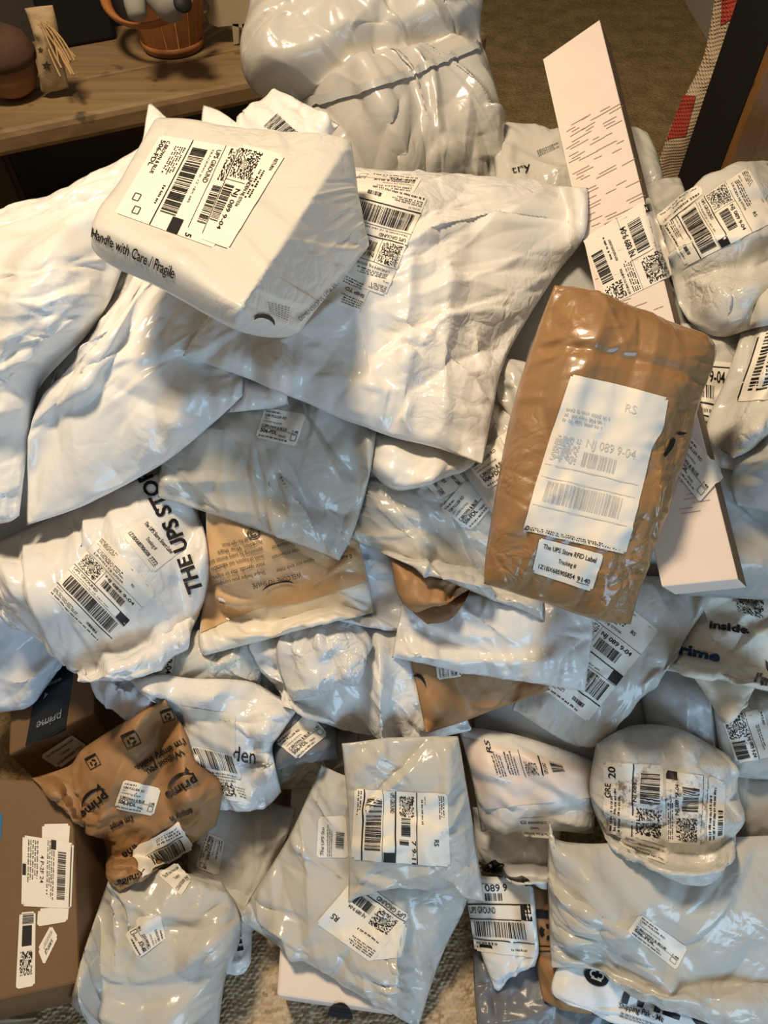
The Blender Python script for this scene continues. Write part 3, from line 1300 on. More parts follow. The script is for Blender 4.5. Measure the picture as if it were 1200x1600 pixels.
bpart('plank', (-0.7, 0.0, 0.545), (1.25, 0.185, 0.6), M['bench'], 0.014)
bpart('plank', (-0.7, 0.189, 0.55), (1.25, 0.46, 0.598), M['bench'], 0.006)
bpart('leg', (-0.09, 0.05, 0.0), (-0.02, 0.12, 0.545), M['bench_dark'])
bpart('leg', (1.12, 0.05, 0.0), (1.19, 0.12, 0.545), M['bench_dark'])
bpart('leg', (-0.09, 0.36, 0.0), (-0.02, 0.43, 0.545), M['bench_dark'])
bpart('leg', (1.12, 0.36, 0.0), (1.19, 0.43, 0.545), M['bench_dark'])
bpart('stretcher', (-0.02, 0.38, 0.12), (1.12, 0.41, 0.18), M['bench_dark'])

# dark wall close behind the bench
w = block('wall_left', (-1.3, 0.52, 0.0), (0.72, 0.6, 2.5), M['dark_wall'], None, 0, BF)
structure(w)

# black case standing on the bench
bp_ = on_z(132, 70, 0.6)
o = block('black_case', (-0.085, 0.0, 0.0), (0.085, 0.10, 0.26), M['black'], None, 0.008, (Vector((0, 0, 0)), E1, E2))
o.location = Vector(bp_)
tag(o, 'plain black case standing on the bench behind the burlap sack', 'case')

# splint basket with bent handle
def basket():
    c = on_z(272, 72, 0.6)
    root = tag(empty('splint_basket', c), 'orange splint wood basket with a bent hoop handle on the bench', 'basket')
    n, H, r0, r1 = 16, 0.17, 0.072, 0.112
    for i in range(n):
        a0 = 2 * math.pi * (i + 0.04) / n
        a1 = 2 * math.pi * (i + 0.96) / n
        pts = []
        for (a, r, z) in ((a0, r0, 0.0), (a1, r0, 0.0), (a1, r1, H), (a0, r1, H)):
            pts.append((r * math.cos(a), r * math.sin(a), z))
        am = (a0 + a1) / 2
        prism('splint', pts, (-0.0025 * math.cos(am), -0.0025 * math.sin(am), 0), M['basket'], root, 0.0005)
    lathe('base_disc', [(0.0, 0.004), (r0, 0.004), (r0 + 0.001, 0.0), (0.0, 0.0)], M['basket_in'], root)
    for nm, z, hh, rr in (('rim', H - 0.012, 0.026, 0.0025), ('band', 0.004, 0.018, 0.0015)):
        rz = lambda q: r0 + (r1 - r0) * q / H + rr
        lathe(nm, [(rz(z) - 0.001, z), (rz(z) + 0.003, z), (rz(z + hh) + 0.003, z + hh), (rz(z + hh) - 0.001, z + hh)], M['basket'], root, 32)
    # hoop handle fallen to the front, pivoted at the rim
    hp = []
    for i in range(25):
        a = math.pi * i / 24
        hp.append((-0.128 * math.cos(a), -0.03 - 0.125 * math.sin(a) * 0.85, 0.150 - 0.055 * math.sin(a)))
    ang = math.radians(-28)
    hp = [(x * math.cos(ang) - y * math.sin(ang), x * math.sin(ang) + y * math.cos(ang), z) for x, y, z in hp]
    tube('handle', hp, 0.014, M['basket'], root, 8, ((0, 0.75, 0.65), 0.25))
    return c


bc = basket()
o = lathe('grey_ornament', [(0.0, 0.0), (0.012, 0.001), (0.021, 0.008), (0.024, 0.03), (0.023, 0.07), (0.020, 0.10), (0.0, 0.105)], M['grey_felt'],
          None, 24, (0, 0, 0), (-0.18, 0.75, 0.7))
o.location = at(np.array(216), np.array(30), np.array(1.66))
tag(o, 'slim grey felt ornament hanging over the basket rim', 'ornament')
k = at(np.array(272), np.array(12), np.array(1.66))
gr = tag(empty('grey_slipper', k), 'rounded grey felt slipper with an opening painted dark in the basket', 'slipper')
lathe('sole', [(0.0, -0.02), (0.03, -0.012), (0.040, 0.008), (0.042, 0.04), (0.035, 0.085), (0.0, 0.10)], M['grey_felt'], gr, 24, (0, 0, 0), (-0.55, 0.5, 0.5))
lathe('opening', [(0.0, 0.0), (0.018, 0.0), (0.020, -0.004), (0.0, -0.006)], M['black'], gr, 20, tuple(np.array((0.028, -0.026, 0.020))), (0.3, -0.7, 0.6))  # solid black disc painted for the dark inside of the slipper

# burlap sack ornament with raffia and stars
def burlap():
    base = on_z(86, 140, 0.6)
    t0 = float((base - CAM) @ FWD)
    pk = mailer('burlap_sack', 'small upright burlap sack tied with raffia beside the acorn ornament', 'ornament',
                [[(38, 13), (60, 10)], [(82, 8), (90, 40), (97, 85)], [(108, 137), (85, 143)], [(63, 144), (60, 100), (54, 60)]],
                'burlap', th=0.028, back=0.8, p=2.5, t=t0 - 0.10, slope=0.0009, ex=0.02, edge=0.03, amp=0.002, folds=2, step=3.5, seed=501, wob=0.0005, part='sack', core=True)
    rr = random.Random(4)
    for i in range(18):
        sx, sy = 66 + rr.uniform(-6, 8), 36 + rr.uniform(-4, 4)
        ex_, ey_ = 104 + rr.uniform(-14, 14), 104 + rr.uniform(-16, 18)
        pts = []
        for s in np.linspace(0, 1, 9):
            x = sx + (ex_ - sx) * s + 9 * math.sin(s * 3.0 + i) * (0.6 if i % 2 else -0.3)
            y = sy + (ey_ - sy) * s ** 1.15
            pts.append(Vector(at(np.array(x), np.array(y), np.array(t0 - 0.155 + 0.03 * s + 0.006 * (i % 4)))) - Vector(pk.base))
        tube('raffia_strand', pts, 0.0022, M['raffia'], pk.root, 5)
    for (cx, cy, r) in ((73, 102, 8), (64, 78, 5)):
        kk = Ink(1.0)
        kk.poly([(0.5, 0.5)] + [(0.5 + (0.5 if i % 2 == 0 else 0.22) * math.sin(i * math.pi / 5), 0.5 - (0.5 if i % 2 == 0 else 0.22) * math.cos(i * math.pi / 5)) for i in range(11)])
        decal(pk, [(cx - r, cy - r), (cx + r, cy - r), (cx + r, cy + r), (cx - r, cy + r)], kk, None, ink_mat='star', ink_name='star', cells=3)


burlap()

# acorn ornament
c = on_z(26, 150, 0.6)
ac = tag(empty('acorn_ornament', c), 'big brown felt acorn with a dark cap at the bench end', 'ornament')
lathe('nut', [(0.0, 0.0), (0.025, 0.003), (0.050, 0.018), (0.066, 0.045), (0.069, 0.075), (0.06, 0.10), (0.0, 0.11)], M['acorn'], ac, 28)
lathe('cap', [(0.066, 0.074), (0.076, 0.080), (0.077, 0.098), (0.062, 0.128), (0.034, 0.145), (0.009, 0.150), (0.009, 0.168), (0.0, 0.170)], M['acorn_cap'], ac, 28)

# flat cream wooden sheep
def sheep():
    foot = on_z(374, 70, 0.6)
    yv = foot[1]
    def vp(px, py):
        r = ray(np.array(px), np.array(py))
        return CAM + r * (yv / r[1])
    rt = tag(empty('wooden_sheep', foot), 'cream painted wooden sheep cutout on the bench by the bag', 'ornament')
    body = [(318, -40), (396, -46), (402, -10), (400, 30), (384, 47), (362, 42), (340, 44), (325, 38), (320, 26), (327, 12), (320, 2)]
    prism('body', [vp(*q) - foot for q in body], (0, 0.022, 0), M['sheep'], rt, 0.003)
    for q in ([(362, 36), (374, 36), (374, 69), (365, 71)], [(377, 36), (390, 36), (388, 66), (379, 68)]):
        prism('leg', [vp(*z) - foot for z in q], (0, 0.018, 0), M['sheep'], rt, 0.002)


sheep()

# carton stored under the bench
cb = on_z(135, 290, 0.12)
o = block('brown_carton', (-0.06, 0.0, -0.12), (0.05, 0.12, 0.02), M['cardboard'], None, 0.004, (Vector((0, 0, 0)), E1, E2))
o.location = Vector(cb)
tag(o, 'small brown carton in the dark under the bench', 'box')

# oak cabinet with black side, far right
cab = tag(empty('oak_cabinet', (0.9, 1.55, 0)), 'orange oak cabinet with a black side at the right edge', 'cabinet')
block('front_panel', (-0.186, -0.062, 0.0), (0.55, -0.03, 1.25), M['oak'], cab, 0.003)
block('side_panel', (-0.188, -0.03, 0.0), (0.52, 0.17, 1.25), M['black'], cab, 0.002)
block('moulding', (-0.13, -0.074, 0.30), (0.55, -0.062, 0.36), M['oak'], cab, 0.003)

# crocheted blanket hung behind the cabinet
bl = mailer('crocheted_blanket', 'cream crocheted blanket with red stripes hanging beside the black cabinet side', 'blanket',
            [[(1122, -40)], [(1215, -40), (1190, 0), (1150, 110), (1108, 200)], [(1070, 300), (1050, 330)], [(1020, 320), (1028, 255), (1060, 170), (1100, 85)]],
            'yarn_cream', th=0.045, back=0.6, p=2.2, t=1.86, slope=0.00118, ex=0.02, edge=0.03, amp=0.003, folds=3, step=4.5, seed=77, core=True, part='knit')
for q in ([(1131, -40), (1212, -40), (1190, 2), (1126, 40)], [(1068, 148), (1088, 150), (1072, 212), (1042, 218)]):
    decal(bl, [q[0], q[1], q[2], q[3]], None, 'yarn_red', 'red_stripe', off=0.002, rnd=False)


# ================================================================== THE HEAP
def carton(name, label, cat, face, down, mat, side_mats=None, bevel=0.004, group=None, part='body', t_write=True, jitter=0.0):
    """rigid box: its upper face as four (px, py, t), and the vector to the opposite face"""
    P = np.array([at(np.array(a), np.array(b), np.array(c)) for a, b, c in face])
    # keep the face flat: the last corner slides along its ray into the plane of the others
    nn = np.cross(P[1] - P[0], P[2] - P[0])
    r3 = ray(np.array(face[3][0]), np.array(face[3][1]))
    P[3] = CAM + r3 * (((P[0] - CAM) @ nn) / (r3 @ nn))
    D = np.array(down)
    base = (P + D).mean(0)
    root = tag(empty(name, base), label, cat, group)
    me = hexa([tuple(p - base) for p in P] + [tuple(p + D - base) for p in P], bevel, 2)
    ob = link(part, me, M[mat], root, sm=False)
    if side_mats:
        for (ia, ib), mm in side_mats:
            nrm = np.cross(P[ib] - P[ia], D)
            if nrm @ (P[ia] - P.mean(0)) < 0:
                nrm = -nrm
            me.materials.append(M[mm])
            k = len(me.materials) - 1
            for pl in me.polygons:
                if pl.normal.dot(Vector(nrm).normalized()) > 0.8:
                    pl.material_index = k
    n = 40
    u = np.linspace(0, 1, n)
    G = ((1 - u)[None, :, None] * P[0] + u[None, :, None] * P[1]) * (1 - u)[:, None, None] + ((1 - u)[None, :, None] * P[3] + u[None, :, None] * P[2]) * u[:, None, None]
    k = Pack()
    k.root, k.base, k.ob, k.F = root, base, ob, G
    buf_write(G)
    Q = list(P) + list(P + D)
    for (a, b) in ((0, 1), (1, 2), (2, 3), (3, 0)):
        S = np.array([[Q[a], Q[b]], [Q[a + 4], Q[b + 4]]])
        uu = np.linspace(0, 1, 24)
        GG = ((1 - uu)[None, :, None] * S[0, 0] + uu[None, :, None] * S[0, 1]) * (1 - uu)[:, None, None] + ((1 - uu)[None, :, None] * S[1, 0] + uu[None, :, None] * S[1, 1]) * uu[:, None, None]
        buf_write(GG)
    k.bvh = BVHTree.FromPolygons([Vector(q) for q in Q], [(0, 1, 2, 3), (0, 4, 5, 1), (1, 5, 6, 2), (2, 6, 7, 3), (3, 7, 4, 0), (7, 6, 5, 4)])
    STATS.append((name, label, face[0][0], face[0][1], face[0][2]))
    return k


def quad(a, b, c, d):
    return [[a], [b], [c], [d]]


# ---- bags buried in the middle of the heap: they carry the rest and show only in the gaps
CORE = [
    ('leftmost grey mailer buried under the big white mailers', quad((-180, 420), (330, 360), (300, 620), (-180, 640)), 0.12),
    ('grey mailer buried under the central white mailer', quad((250, 240), (760, 230), (760, 600), (250, 620)), 0.13),
    ('grey mailer buried beneath the brown taped parcel', quad((700, 300), (1230, 300), (1230, 680), (690, 640)), 0.15),
    ('grey mailer buried left under the printed store bag', quad((-160, 640), (330, 620), (330, 960), (-160, 1000)), 0.16),
    ('grey mailer buried in the centre under the tan mailer', quad((260, 590), (760, 580), (760, 960), (280, 1000)), 0.14),
    ('grey mailer buried right under the long pale box', quad((700, 600), (1280, 620), (1280, 980), (700, 980)), 0.15),
    ('grey mailer buried under the silvery crumpled bags', quad((230, 930), (760, 920), (740, 1220), (240, 1240)), 0.10),
    ('grey mailer buried right under the scuffed round parcel', quad((690, 930), (1270, 930), (1270, 1330), (700, 1290)), 0.10),
]
for i, (lb, sd, dp) in enumerate(CORE):
    cy = np.mean([s[0][1] for s in sd])
    cx = np.mean([s[0][0] for s in sd])
    sd = [[(cx + (s[0][0] - cx) * 0.84, cy + (s[0][1] - cy) * 0.84)] for s in sd]
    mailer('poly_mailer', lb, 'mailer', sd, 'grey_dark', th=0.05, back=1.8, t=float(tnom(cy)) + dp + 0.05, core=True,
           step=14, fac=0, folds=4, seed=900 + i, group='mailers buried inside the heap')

# ---- lower left corner
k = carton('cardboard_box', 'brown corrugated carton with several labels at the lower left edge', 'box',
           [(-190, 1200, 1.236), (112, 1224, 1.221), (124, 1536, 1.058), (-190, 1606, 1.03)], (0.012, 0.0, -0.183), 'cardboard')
box_left = k

# labels on the lower left carton
c = [(104, 1318), (118, 1322), (104, 1418), (40, 1440)]
c = [(116, 1318), (112, 1420), (34, 1416), (36, 1305)]          # reads downwards
kk = Ink(asp_of(c), 3)
kk.rect(.02, .03, .98, .05); kk.bars(.16, .14, .88, .30, 40); kk.rect(.0, .34, .14, .44)
kk.micro(.02, .36, .9, .52, 4); kk.text(.25, .64, .07, '4 P-2F 24', w=.4, bold=.01); kk.micro(.05, .68, .7, .9, 5); kk.rect(.4, .92, .56, .99)
decal(box_left, [(110, 1287), (107, 1330), (66, 1328), (66, 1288)], None, 'label', lab='small white label under the large one')
decal(box_left, c, kk, lab='large white carrier label with a bar code', off=0.0016)
c = [(108, 1416), (106, 1440), (58, 1448), (60, 1420)]
decal(box_left, c, None)
c = [(56, 1424), (55, 1540), (25, 1546), (31, 1426)]
kk = Ink(asp_of(c), 4)
kk.bars(.02, .1, .16, .8, 14); kk.rect(.18, .2, .45, .78); kk.code(.52, .15, .84, .85, 16)
decal(box_left, c, kk)
c = [(84, 1446), (91, 1464), (69, 1509), (59, 1483)]
c = [(91, 1464), (69, 1509), (59, 1483), (80, 1445)]
kk = Ink(asp_of(c), 5)
kk.text(.25, .42, .22, 'S-9097-LJ5', w=.5, bold=.03); kk.micro(.1, .55, .8, .8, 2)
decal(box_left, c, kk)
decal(box_left, [(-30, 1268), (4, 1272), (2, 1312), (-30, 1316)], None, 'tape_blue', 'blue_tape', rnd=False)

k = carton('shoe_box', 'pale shoebox on the rug under the grey taped mailer', 'box',
           [(458, 1192, 1.319), (652, 1196, 1.317), (616, 1582, 1.104), (432, 1556, 1.12)], (0, 0, -0.105), 'shoe_card')
kk = Ink(1.0)
kk.poly([(0.5, 1.0)] + [(0.5 - 0.5 * math.cos(a), 1.0 - 0.95 * math.sin(a)) for a in np.linspace(0, math.pi, 15)])
decal(k, [(514, 1562), (554, 1568), (551, 1592), (511, 1586)], kk, None, ink_mat='black', ink_name='painted_finger_hole', cells=4)  # no real hole: flat black half disc painted for the dark box interior

# box deep in the hole on the left, its brown darkened for shade
k = carton('cardboard_box', 'shade-darkened carton with black printed tape deep in the gap under the store bag', 'box',
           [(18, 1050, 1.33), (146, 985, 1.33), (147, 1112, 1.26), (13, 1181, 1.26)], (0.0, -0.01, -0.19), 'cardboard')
c = [(62, 1030), (118, 1000), (100, 1135), (44, 1164)]
kk = Ink(asp_of([(100, 1135), (44, 1164), (62, 1030), (118, 1000)]), 2)
cc = [(103, 1140), (40, 1166), (66, 1024), (122, 998)]
decal(k, cc, None, 'tape_black', 'printed_tape', rnd=False)
kk = Ink(asp_of(cc), 2)
kk.text(.16, .22, .10, 'prime', w=.62); kk.ring(.5, .30, .28, .012, math.pi * 1.15, math.pi * 1.85, taper=True)
kk.poly([(.6, .5), (.7, .46), (.7, .53)]); kk.micro(.3, .58, .8, .64, 1)
decal(k, cc, kk, None, ink_mat='tape_print', off=0.0018)
c = [(64, 1178), (112, 1148), (132, 1172), (94, 1198)]
decal(k, [(62, 1180), (112, 1147), (138, 1165), (92, 1200)], smart([(62, 1180), (112, 1147), (138, 1165), (92, 1200)]), off=0.002)

# ---- bottom middle and right, lowest layer
mailer('poly_mailer', 'slate grey plastic mailer on the rug at the bottom edge', 'mailer',
       [[(738, 1470)], [(985, 1470)], [(1000, 1660)], [(752, 1660), (742, 1560)]], 'slate', th=0.02, t=1.186, slope=-0.00052, seed=1, folds=5)
k = mailer('paper_mailer', 'folded kraft paper mailer with recycling mark beside the white bar code mailer', 'mailer',
           [[(812, 1372)], [(905, 1376), (915, 1480)], [(925, 1585), (880, 1578)], [(848, 1562), (836, 1500), (824, 1430)]], 'kraft', th=0.028, seed=2, amp=0.001, ex=0.006, edge=0.02, folds=3)
c = [(834, 1421), (872, 1421), (874, 1487), (842, 1487)]
kk = Ink(asp_of(c))
kk.frame(.02, .02, .98, .98, .03); kk.rect(.02, .02, .98, .2); kk.rect(.02, .84, .98, .87)
for a in (0.3, 2.4, 4.5):
    kk.ring(.5, .52, .26, .10, a, a + 1.5)
decal(k, c, kk, None, ink_name='recycling_mark', cells=3)
k = mailer('poly_mailer', 'white mailer with a bar code label tapering to a twisted tip near the rug', 'mailer',
           [[(722, 1366)], [(834, 1372), (838, 1440), (842, 1485)], [(836, 1510), (806, 1520), (782, 1546)], [(772, 1544), (750, 1485), (734, 1430)]],
           'white', th=0.035, seed=3, p=2.2, ex=0.006, edge=0.02, folds=6, amp=0.002)
c = [(728, 1382), (826, 1380), (838, 1496), (742, 1486)]
kk = Ink(asp_of(c), 7)
kk.text(.1, .10, .10, 'MJ 089 9', w=.55, bold=.012); kk.bars(.14, .13, .56, .24, 18); kk.rect(0, .28, 1, .30)
kk.rect(.84, .30, 1, .50); kk.text(.02, .42, .09, 'UPS GROUND', w=.4, bold=.01); kk.rect(0, .50, .84, .515); kk.bars(.06, .54, .9, .76, 34)
kk.rect(0, .80, 1, .815); kk.micro(.05, .83, .4, .95, 2); kk.rect(.1, .88, .3, .93); kk.micro(.6, .9, .95, .95, 1)
decal(k, c, kk)

k = mailer('tyvek_envelope', 'white fibre shipping envelope with bold black lettering at the bottom right', 'envelope',
           [[(880, 1490)], [(1260, 1520)], [(1260, 1690)], [(960, 1598), (905, 1570), (862, 1552)]], 'tyvek', th=0.02, seed=4, ex=0.02, amp=0.002, folds=4)
c = [(966, 1515), (1180, 1570), (1166, 1632), (948, 1566)]
kk = Ink(asp_of(c)); kk.text(.03, .85, .55, 'THE UPS', w=.98, bold=.035)
decal(k, c, kk, None)
c = [(968, 1563), (1040, 1586), (1036, 1600), (965, 1577)]
kk = Ink(asp_of(c)); kk.text(.0, .75, .6, 'Shipping Pak - Me', w=.98, bold=.015)
decal(k, c, kk, None)
c = [(970, 1580), (1036, 1602), (1034, 1610), (967, 1588)]
kk = Ink(asp_of(c)); kk.micro(0, 0, 1, 1, 2)
decal(k, c, kk, None)
c = [(912, 1508), (956, 1520), (948, 1548), (908, 1534)]
kk = Ink(asp_of(c)); kk.poly([(.5, .5)] + [(0.5 + .46 * math.cos(a), .42 + .5 * math.sin(a) * (1.1 if math.sin(a) > 0 else .8)) for a in np.linspace(0, 2 * math.pi, 22)])
decal(k, c, kk, None, ink_name='shield_emblem', cells=3)
kk = Ink(asp_of(c)); kk.ring(.36, .34, .12, .10, 1.2, 5.2); kk.ring(.62, .34, .12, .10, 4.2, 8.6); kk.rect(.3, .56, .7, .66)
decal(k, c, kk, None, ink_mat='label', ink_name='emblem_strokes', off=0.0016, cells=3)

k = mailer('poly_mailer', 'white plastic bag crumpled with a black stripe under the pale boxed parcel', 'mailer',
           [[(738, 1262)], [(880, 1270)], [(866, 1394), (815, 1378)], [(744, 1345)]], 'white_glossy', th=0.03, seed=5, ex=0.02, edge=0.03, amp=0.004, folds=8)
decal(k, [[(748, 1358), (770, 1344)], [(776, 1346), (815, 1368)], [(846, 1390)], [(790, 1372)]], None, 'ink_dark_film', 'black_stripe', rnd=False)

k = mailer('poly_mailer', 'clear glossy bag holding a pale box with a carrier label beside the scuffed parcel', 'mailer',
           [[(716, 1136), (800, 1146)], [(934, 1190)], [(928, 1302), (860, 1296)], [(752, 1300), (738, 1220)]], 'white_glossy', th=0.05, p=4, seed=6, ex=0.01, edge=0.02, amp=0.003, folds=5)
decal(k, [(722, 1152), (920, 1198), (924, 1246), (757, 1264)], None, 'pink_card', 'pale_box_face', rnd=False)
c = [(772, 1220), (756, 1152), (888, 1205), (888, 1208)]
c = [(775, 1218), (757, 1155), (880, 1196), (886, 1207)]
kk = Ink(asp_of(c), 8)
kk.micro(.05, .02, .75, .16, 4); kk.text(.66, .06, .07, 'RS', bold=.012); kk.micro(.1, .2, .9, .36, 4); kk.rect(0, .42, 1, .43); kk.code(.05, .46, .62, .62, 20); kk.rect(0, .66, 1, .68); kk.text(.05, .74, .05, 'UPS GRO', w=.6, bold=.01); kk.bars(.1, .8, .9, .97, 10)
decal(k, c, kk, None, off=0.0018, cells=4)
c = [(868, 1306), (812, 1288), (806, 1270), (856, 1276)]
decal(k, [(862, 1310), (818, 1306), (806, 1278), (858, 1276)], smart([(862, 1310), (818, 1306), (806, 1278), (858, 1276)], last='3978'))

# ---- lower left layer
k = mailer('poly_mailer', 'white bag corner with a bold black letter E beside the grey mailer on the rug', 'mailer',
           [[(338, 1392)], [(398, 1400)], [(392, 1496), (378, 1520)], [(340, 1512)]], 'white', th=0.03, seed=7)
c = [(358, 1456), (378, 1452), (382, 1486), (362, 1489)]
kk = Ink(asp_of(c)); kk.text(.1, .9, .75, 'E', w=.8, bold=.05)
decal(k, c, kk, None, cells=3)
k = mailer('poly_mailer', 'soft grey mailer with a small store sticker right of the brown paper mailer', 'mailer',
           [[(280, 1246), (370, 1244)], [(462, 1262)], [(424, 1392), (392, 1456)], [(300, 1430)]], 'grey', th=0.045, seed=8, ex=0.02)
c = [(326, 1300), (351, 1312), (342, 1368), (306, 1354)]
c = [(351, 1312), (342, 1368), (306, 1354), (322, 1300)]
decal(k, c, fdl(c, 1))
k38 = k = mailer('poly_mailer', 'plump light grey mailer with a small sticker on the rug at the lower left', 'mailer',
           [[(178, 1352), (260, 1360)], [(345, 1378), (376, 1430), (372, 1480), (352, 1530)], [(338, 1640), (240, 1632)], [(110, 1568), (124, 1510), (150, 1430)]],
           'grey', th=0.075, seed=9, ex=0.03, edge=0.05, amp=0.004, folds=10)
c = [(247, 1423), (257, 1466), (253, 1496), (200, 1460)]
c = [(258, 1466), (246, 1425), (196, 1458), (215, 1497)]
decal(k, [(212, 1434), (248, 1428), (260, 1470), (220, 1480)], None, off=0.0006)
c = [(256, 1464), (246, 1428), (197, 1456), (216, 1497)]
c = [(259, 1466), (250, 1428), (196, 1458), (217, 1497)]
decal(k, c, fdl(c, 2), off=0.0016)

k = mailer('poly_mailer', 'smoky brown see-through bag in the gap above the shoebox', 'mailer',
           quad((408, 1140), (560, 1130), (560, 1225), (410, 1235)), 'smoky', th=0.03, seed=10)
k = mailer('poly_mailer', 'dark mailer corner with a white store sticker below the silvery bag', 'mailer',
           [[(418, 1085)], [(520, 1100)], [(530, 1188)], [(422, 1192)]], 'slate', th=0.03, seed=11)
c = [(516, 1148), (474, 1112), (428, 1160), (462, 1186)]
c = [(470, 1112), (512, 1146), (464, 1186), (430, 1184)]
c = [(430, 1160), (482, 1112), (512, 1148), (466, 1186)]
decal(k, c, fdl(c, 3))

k = mailer('poly_mailer', 'crumpled grey mailer with a label edge peeking under the store bag', 'mailer',
           [[(200, 1000)], [(410, 970)], [(408, 1080)], [(196, 1075)]], 'grey_crinkled', th=0.035, seed=12, ex=0.05, amp=0.004)
c = [(262, 992), (273, 1052), (252, 1054), (236, 1016)]
c = [(276, 1008), (270, 1054), (244, 1052), (240, 1020)]
kk = Ink(asp_of(c), 6); kk.text(.05, .42, .34, '66 9-04', w=.95, bold=.02); kk.bars(.1, .55, .5, .9, 6)
decal(k, c, kk)
mailer('poly_mailer', 'loose crumpled white film under the store bag above the brown paper mailer', 'mailer',
       [[(130, 1020)], [(240, 1050)], [(250, 1110), (210, 1130)], [(150, 1085)]], 'bluish', th=0.03, seed=13, ex=0.08, amp=0.006, folds=8)

k = mailer('poly_mailer', 'clear glossy mailer with a ribbed top edge and a bar code label', 'mailer',
           [[(199, 1058), (250, 1054), (300, 1060), (395, 1067)], [(463, 1112), (440, 1145), (426, 1172)], [(440, 1236), (412, 1262)], [(352, 1264), (305, 1210), (272, 1118), (230, 1092)]],
           'white_glossy', th=0.045, seed=14, ex=0.03, edge=0.04, amp=0.003, folds=8, grooves=[((205, 1085), (440, 1120), 0.006, 5)])
c = [(282, 1102), (368, 1116), (374, 1212), (318, 1214)]
decal(k, [(283, 1102), (368, 1116), (368, 1180), (300, 1166)], None, 'cream', 'paper_insert', rnd=False)
c = [(298, 1164), (369, 1180), (378, 1218), (318, 1206)]
kk = Ink(asp_of(c), 9); kk.bars(.03, .05, .92, .75, 26); kk.micro(.05, .85, .9, .98, 1)
decal(k, c, kk, off=0.0016)
c = [(322, 1208), (380, 1220), (398, 1258), (345, 1246)]
kk = Ink(asp_of(c), 10); kk.code(.2, .2, .6, .8, 14); kk.micro(.1, .05, .9, .18, 1); kk.micro(.65, .3, .95, .8, 4)
decal(k, c, kk)
c = [(366, 1160), (402, 1166), (400, 1196), (364, 1190)]
kk = Ink(asp_of(c)); kk.text(.0, .9, .78, 'den', w=.98)
decal(k, c, kk, None, cells=3)

# brown paper mailer, lower left
k = mailer('paper_mailer', 'crumpled brown paper mailer with black lettering and small labels', 'mailer',
           [[(50, 1215), (108, 1196), (132, 1168), (208, 1120)], [(258, 1093), (288, 1140), (306, 1190), (346, 1228)], [(338, 1290), (290, 1326), (236, 1366)], [(186, 1393), (166, 1368), (160, 1312), (100, 1262)]],
           'kraft', th=0.055, seed=15, ex=0.025, edge=0.06, amp=0.004, folds=12, lift=0.01, fac=1.6, csize=40)


def along(p0, d, L, h, base=0.0):
    """text box: starts at p0 (baseline), runs along d for L pixels, letters h high"""
    d = np.array(d, float)
    d /= np.linalg.norm(d)
    up = np.array([d[1], -d[0]])
    p0 = np.array(p0, float)
    bl, br = p0 - up * h * 0.35, p0 + d * L - up * h * 0.35
    return [tuple(bl + up * h * 1.6), tuple(br + up * h * 1.6), tuple(br), tuple(bl)]


def write(k, p0, d, L, h, s, mat='ink', bold=0.03, smile=False, off=0.0014):
    c = along(p0, d, L, h)
    kk = Ink(asp_of(c))
    kk.text(0, 1 - 0.35 / 1.6, 1 / 1.6, s, w=1.0, bold=bold)
    if smile:
        pass
    decal(k, c, kk, None, ink_mat=mat, cells=2.6, off=off)


def smile(k, p0, d, L, h, mat='ink'):
    """curved arrow"""
    c = along(p0, d, L, h)
    kk = Ink(asp_of(c))
    kk.ring(.5, -.55, .62, .22, math.pi * .22, math.pi * .78, 14, True)
    kk.poly([(.08, .62), (.30, .55), (.10, .98)])
    decal(k, c, kk, None, ink_mat=mat, ink_name='smile_arrow', cells=3.5)


write(k, (165, 1236), (-40, 33), 54, 14, 'prime')
smile(k, (160, 1224), (-40, 33), 50, 14)
write(k, (286, 1154), (-78, 45), 88, 10, "I'm empty inside.", bold=0.03)
write(k, (284, 1170), (-62, 36), 68, 10, 'Without you,', bold=0.03)
write(k, (303, 1212), (-42, 26), 52, 14, 'prime')
smile(k, (296, 1200), (-42, 26), 46, 14)
write(k, (206, 1274), (-36, 16), 38, 9, "I'm empt", bold=0.03)
write(k, (300, 1262), (-34, 14), 38, 9, 'empty in', bold=0.03)
write(k, (212, 1318), (-24, 16), 26, 13, 'ime')
write(k, (216, 1366), (-34, 8), 34, 8, 'inside', bold=0.03)
for (x, y, r, a) in ((205, 1155, 12, -0.45), (262, 1117, 10, -0.35), (146, 1190, 10, -0.5)):
    ca, sa = math.cos(a), math.sin(a)
    c = [(x + ca * u - sa * v, y + sa * u + ca * v) for u, v in ((-r, -r), (r, -r), (r, r), (-r, r))]
    kk = Ink(1.0); kk.frame(.04, .04, .96, .96, .06)
    kk.rect(.08, .06, .92, .2)
    for b in (0.3, 2.4, 4.5):
        kk.ring(.5, .6, .2, .13, b, b + 1.5, 6)
    decal(k, c, kk, None, ink_name='recycling_mark', cells=3)
c = [(194, 1218), (252, 1232), (240, 1275), (179, 1262)]
decal(k, c, fdl(c, 4))
c = [(252, 1392), (302, 1380), (275, 1350), (243, 1362)]
decal(k38, [(246, 1366), (276, 1346), (300, 1376), (283, 1400)], smart([(246, 1366), (276, 1346), (300, 1376), (283, 1400)], last='3940'), off=0.001)
c = [(205, 1328), (280, 1283), (304, 1324), (222, 1371)]
kk = Ink(asp_of(c), 11); kk.bars(.24, .45, .88, .92, 24); kk.micro(.5, .08, .95, .34, 3); kk.rect(.2, .40, .95, .42)
decal(k, c, kk, lab='curling white bar code label', off=0.003)

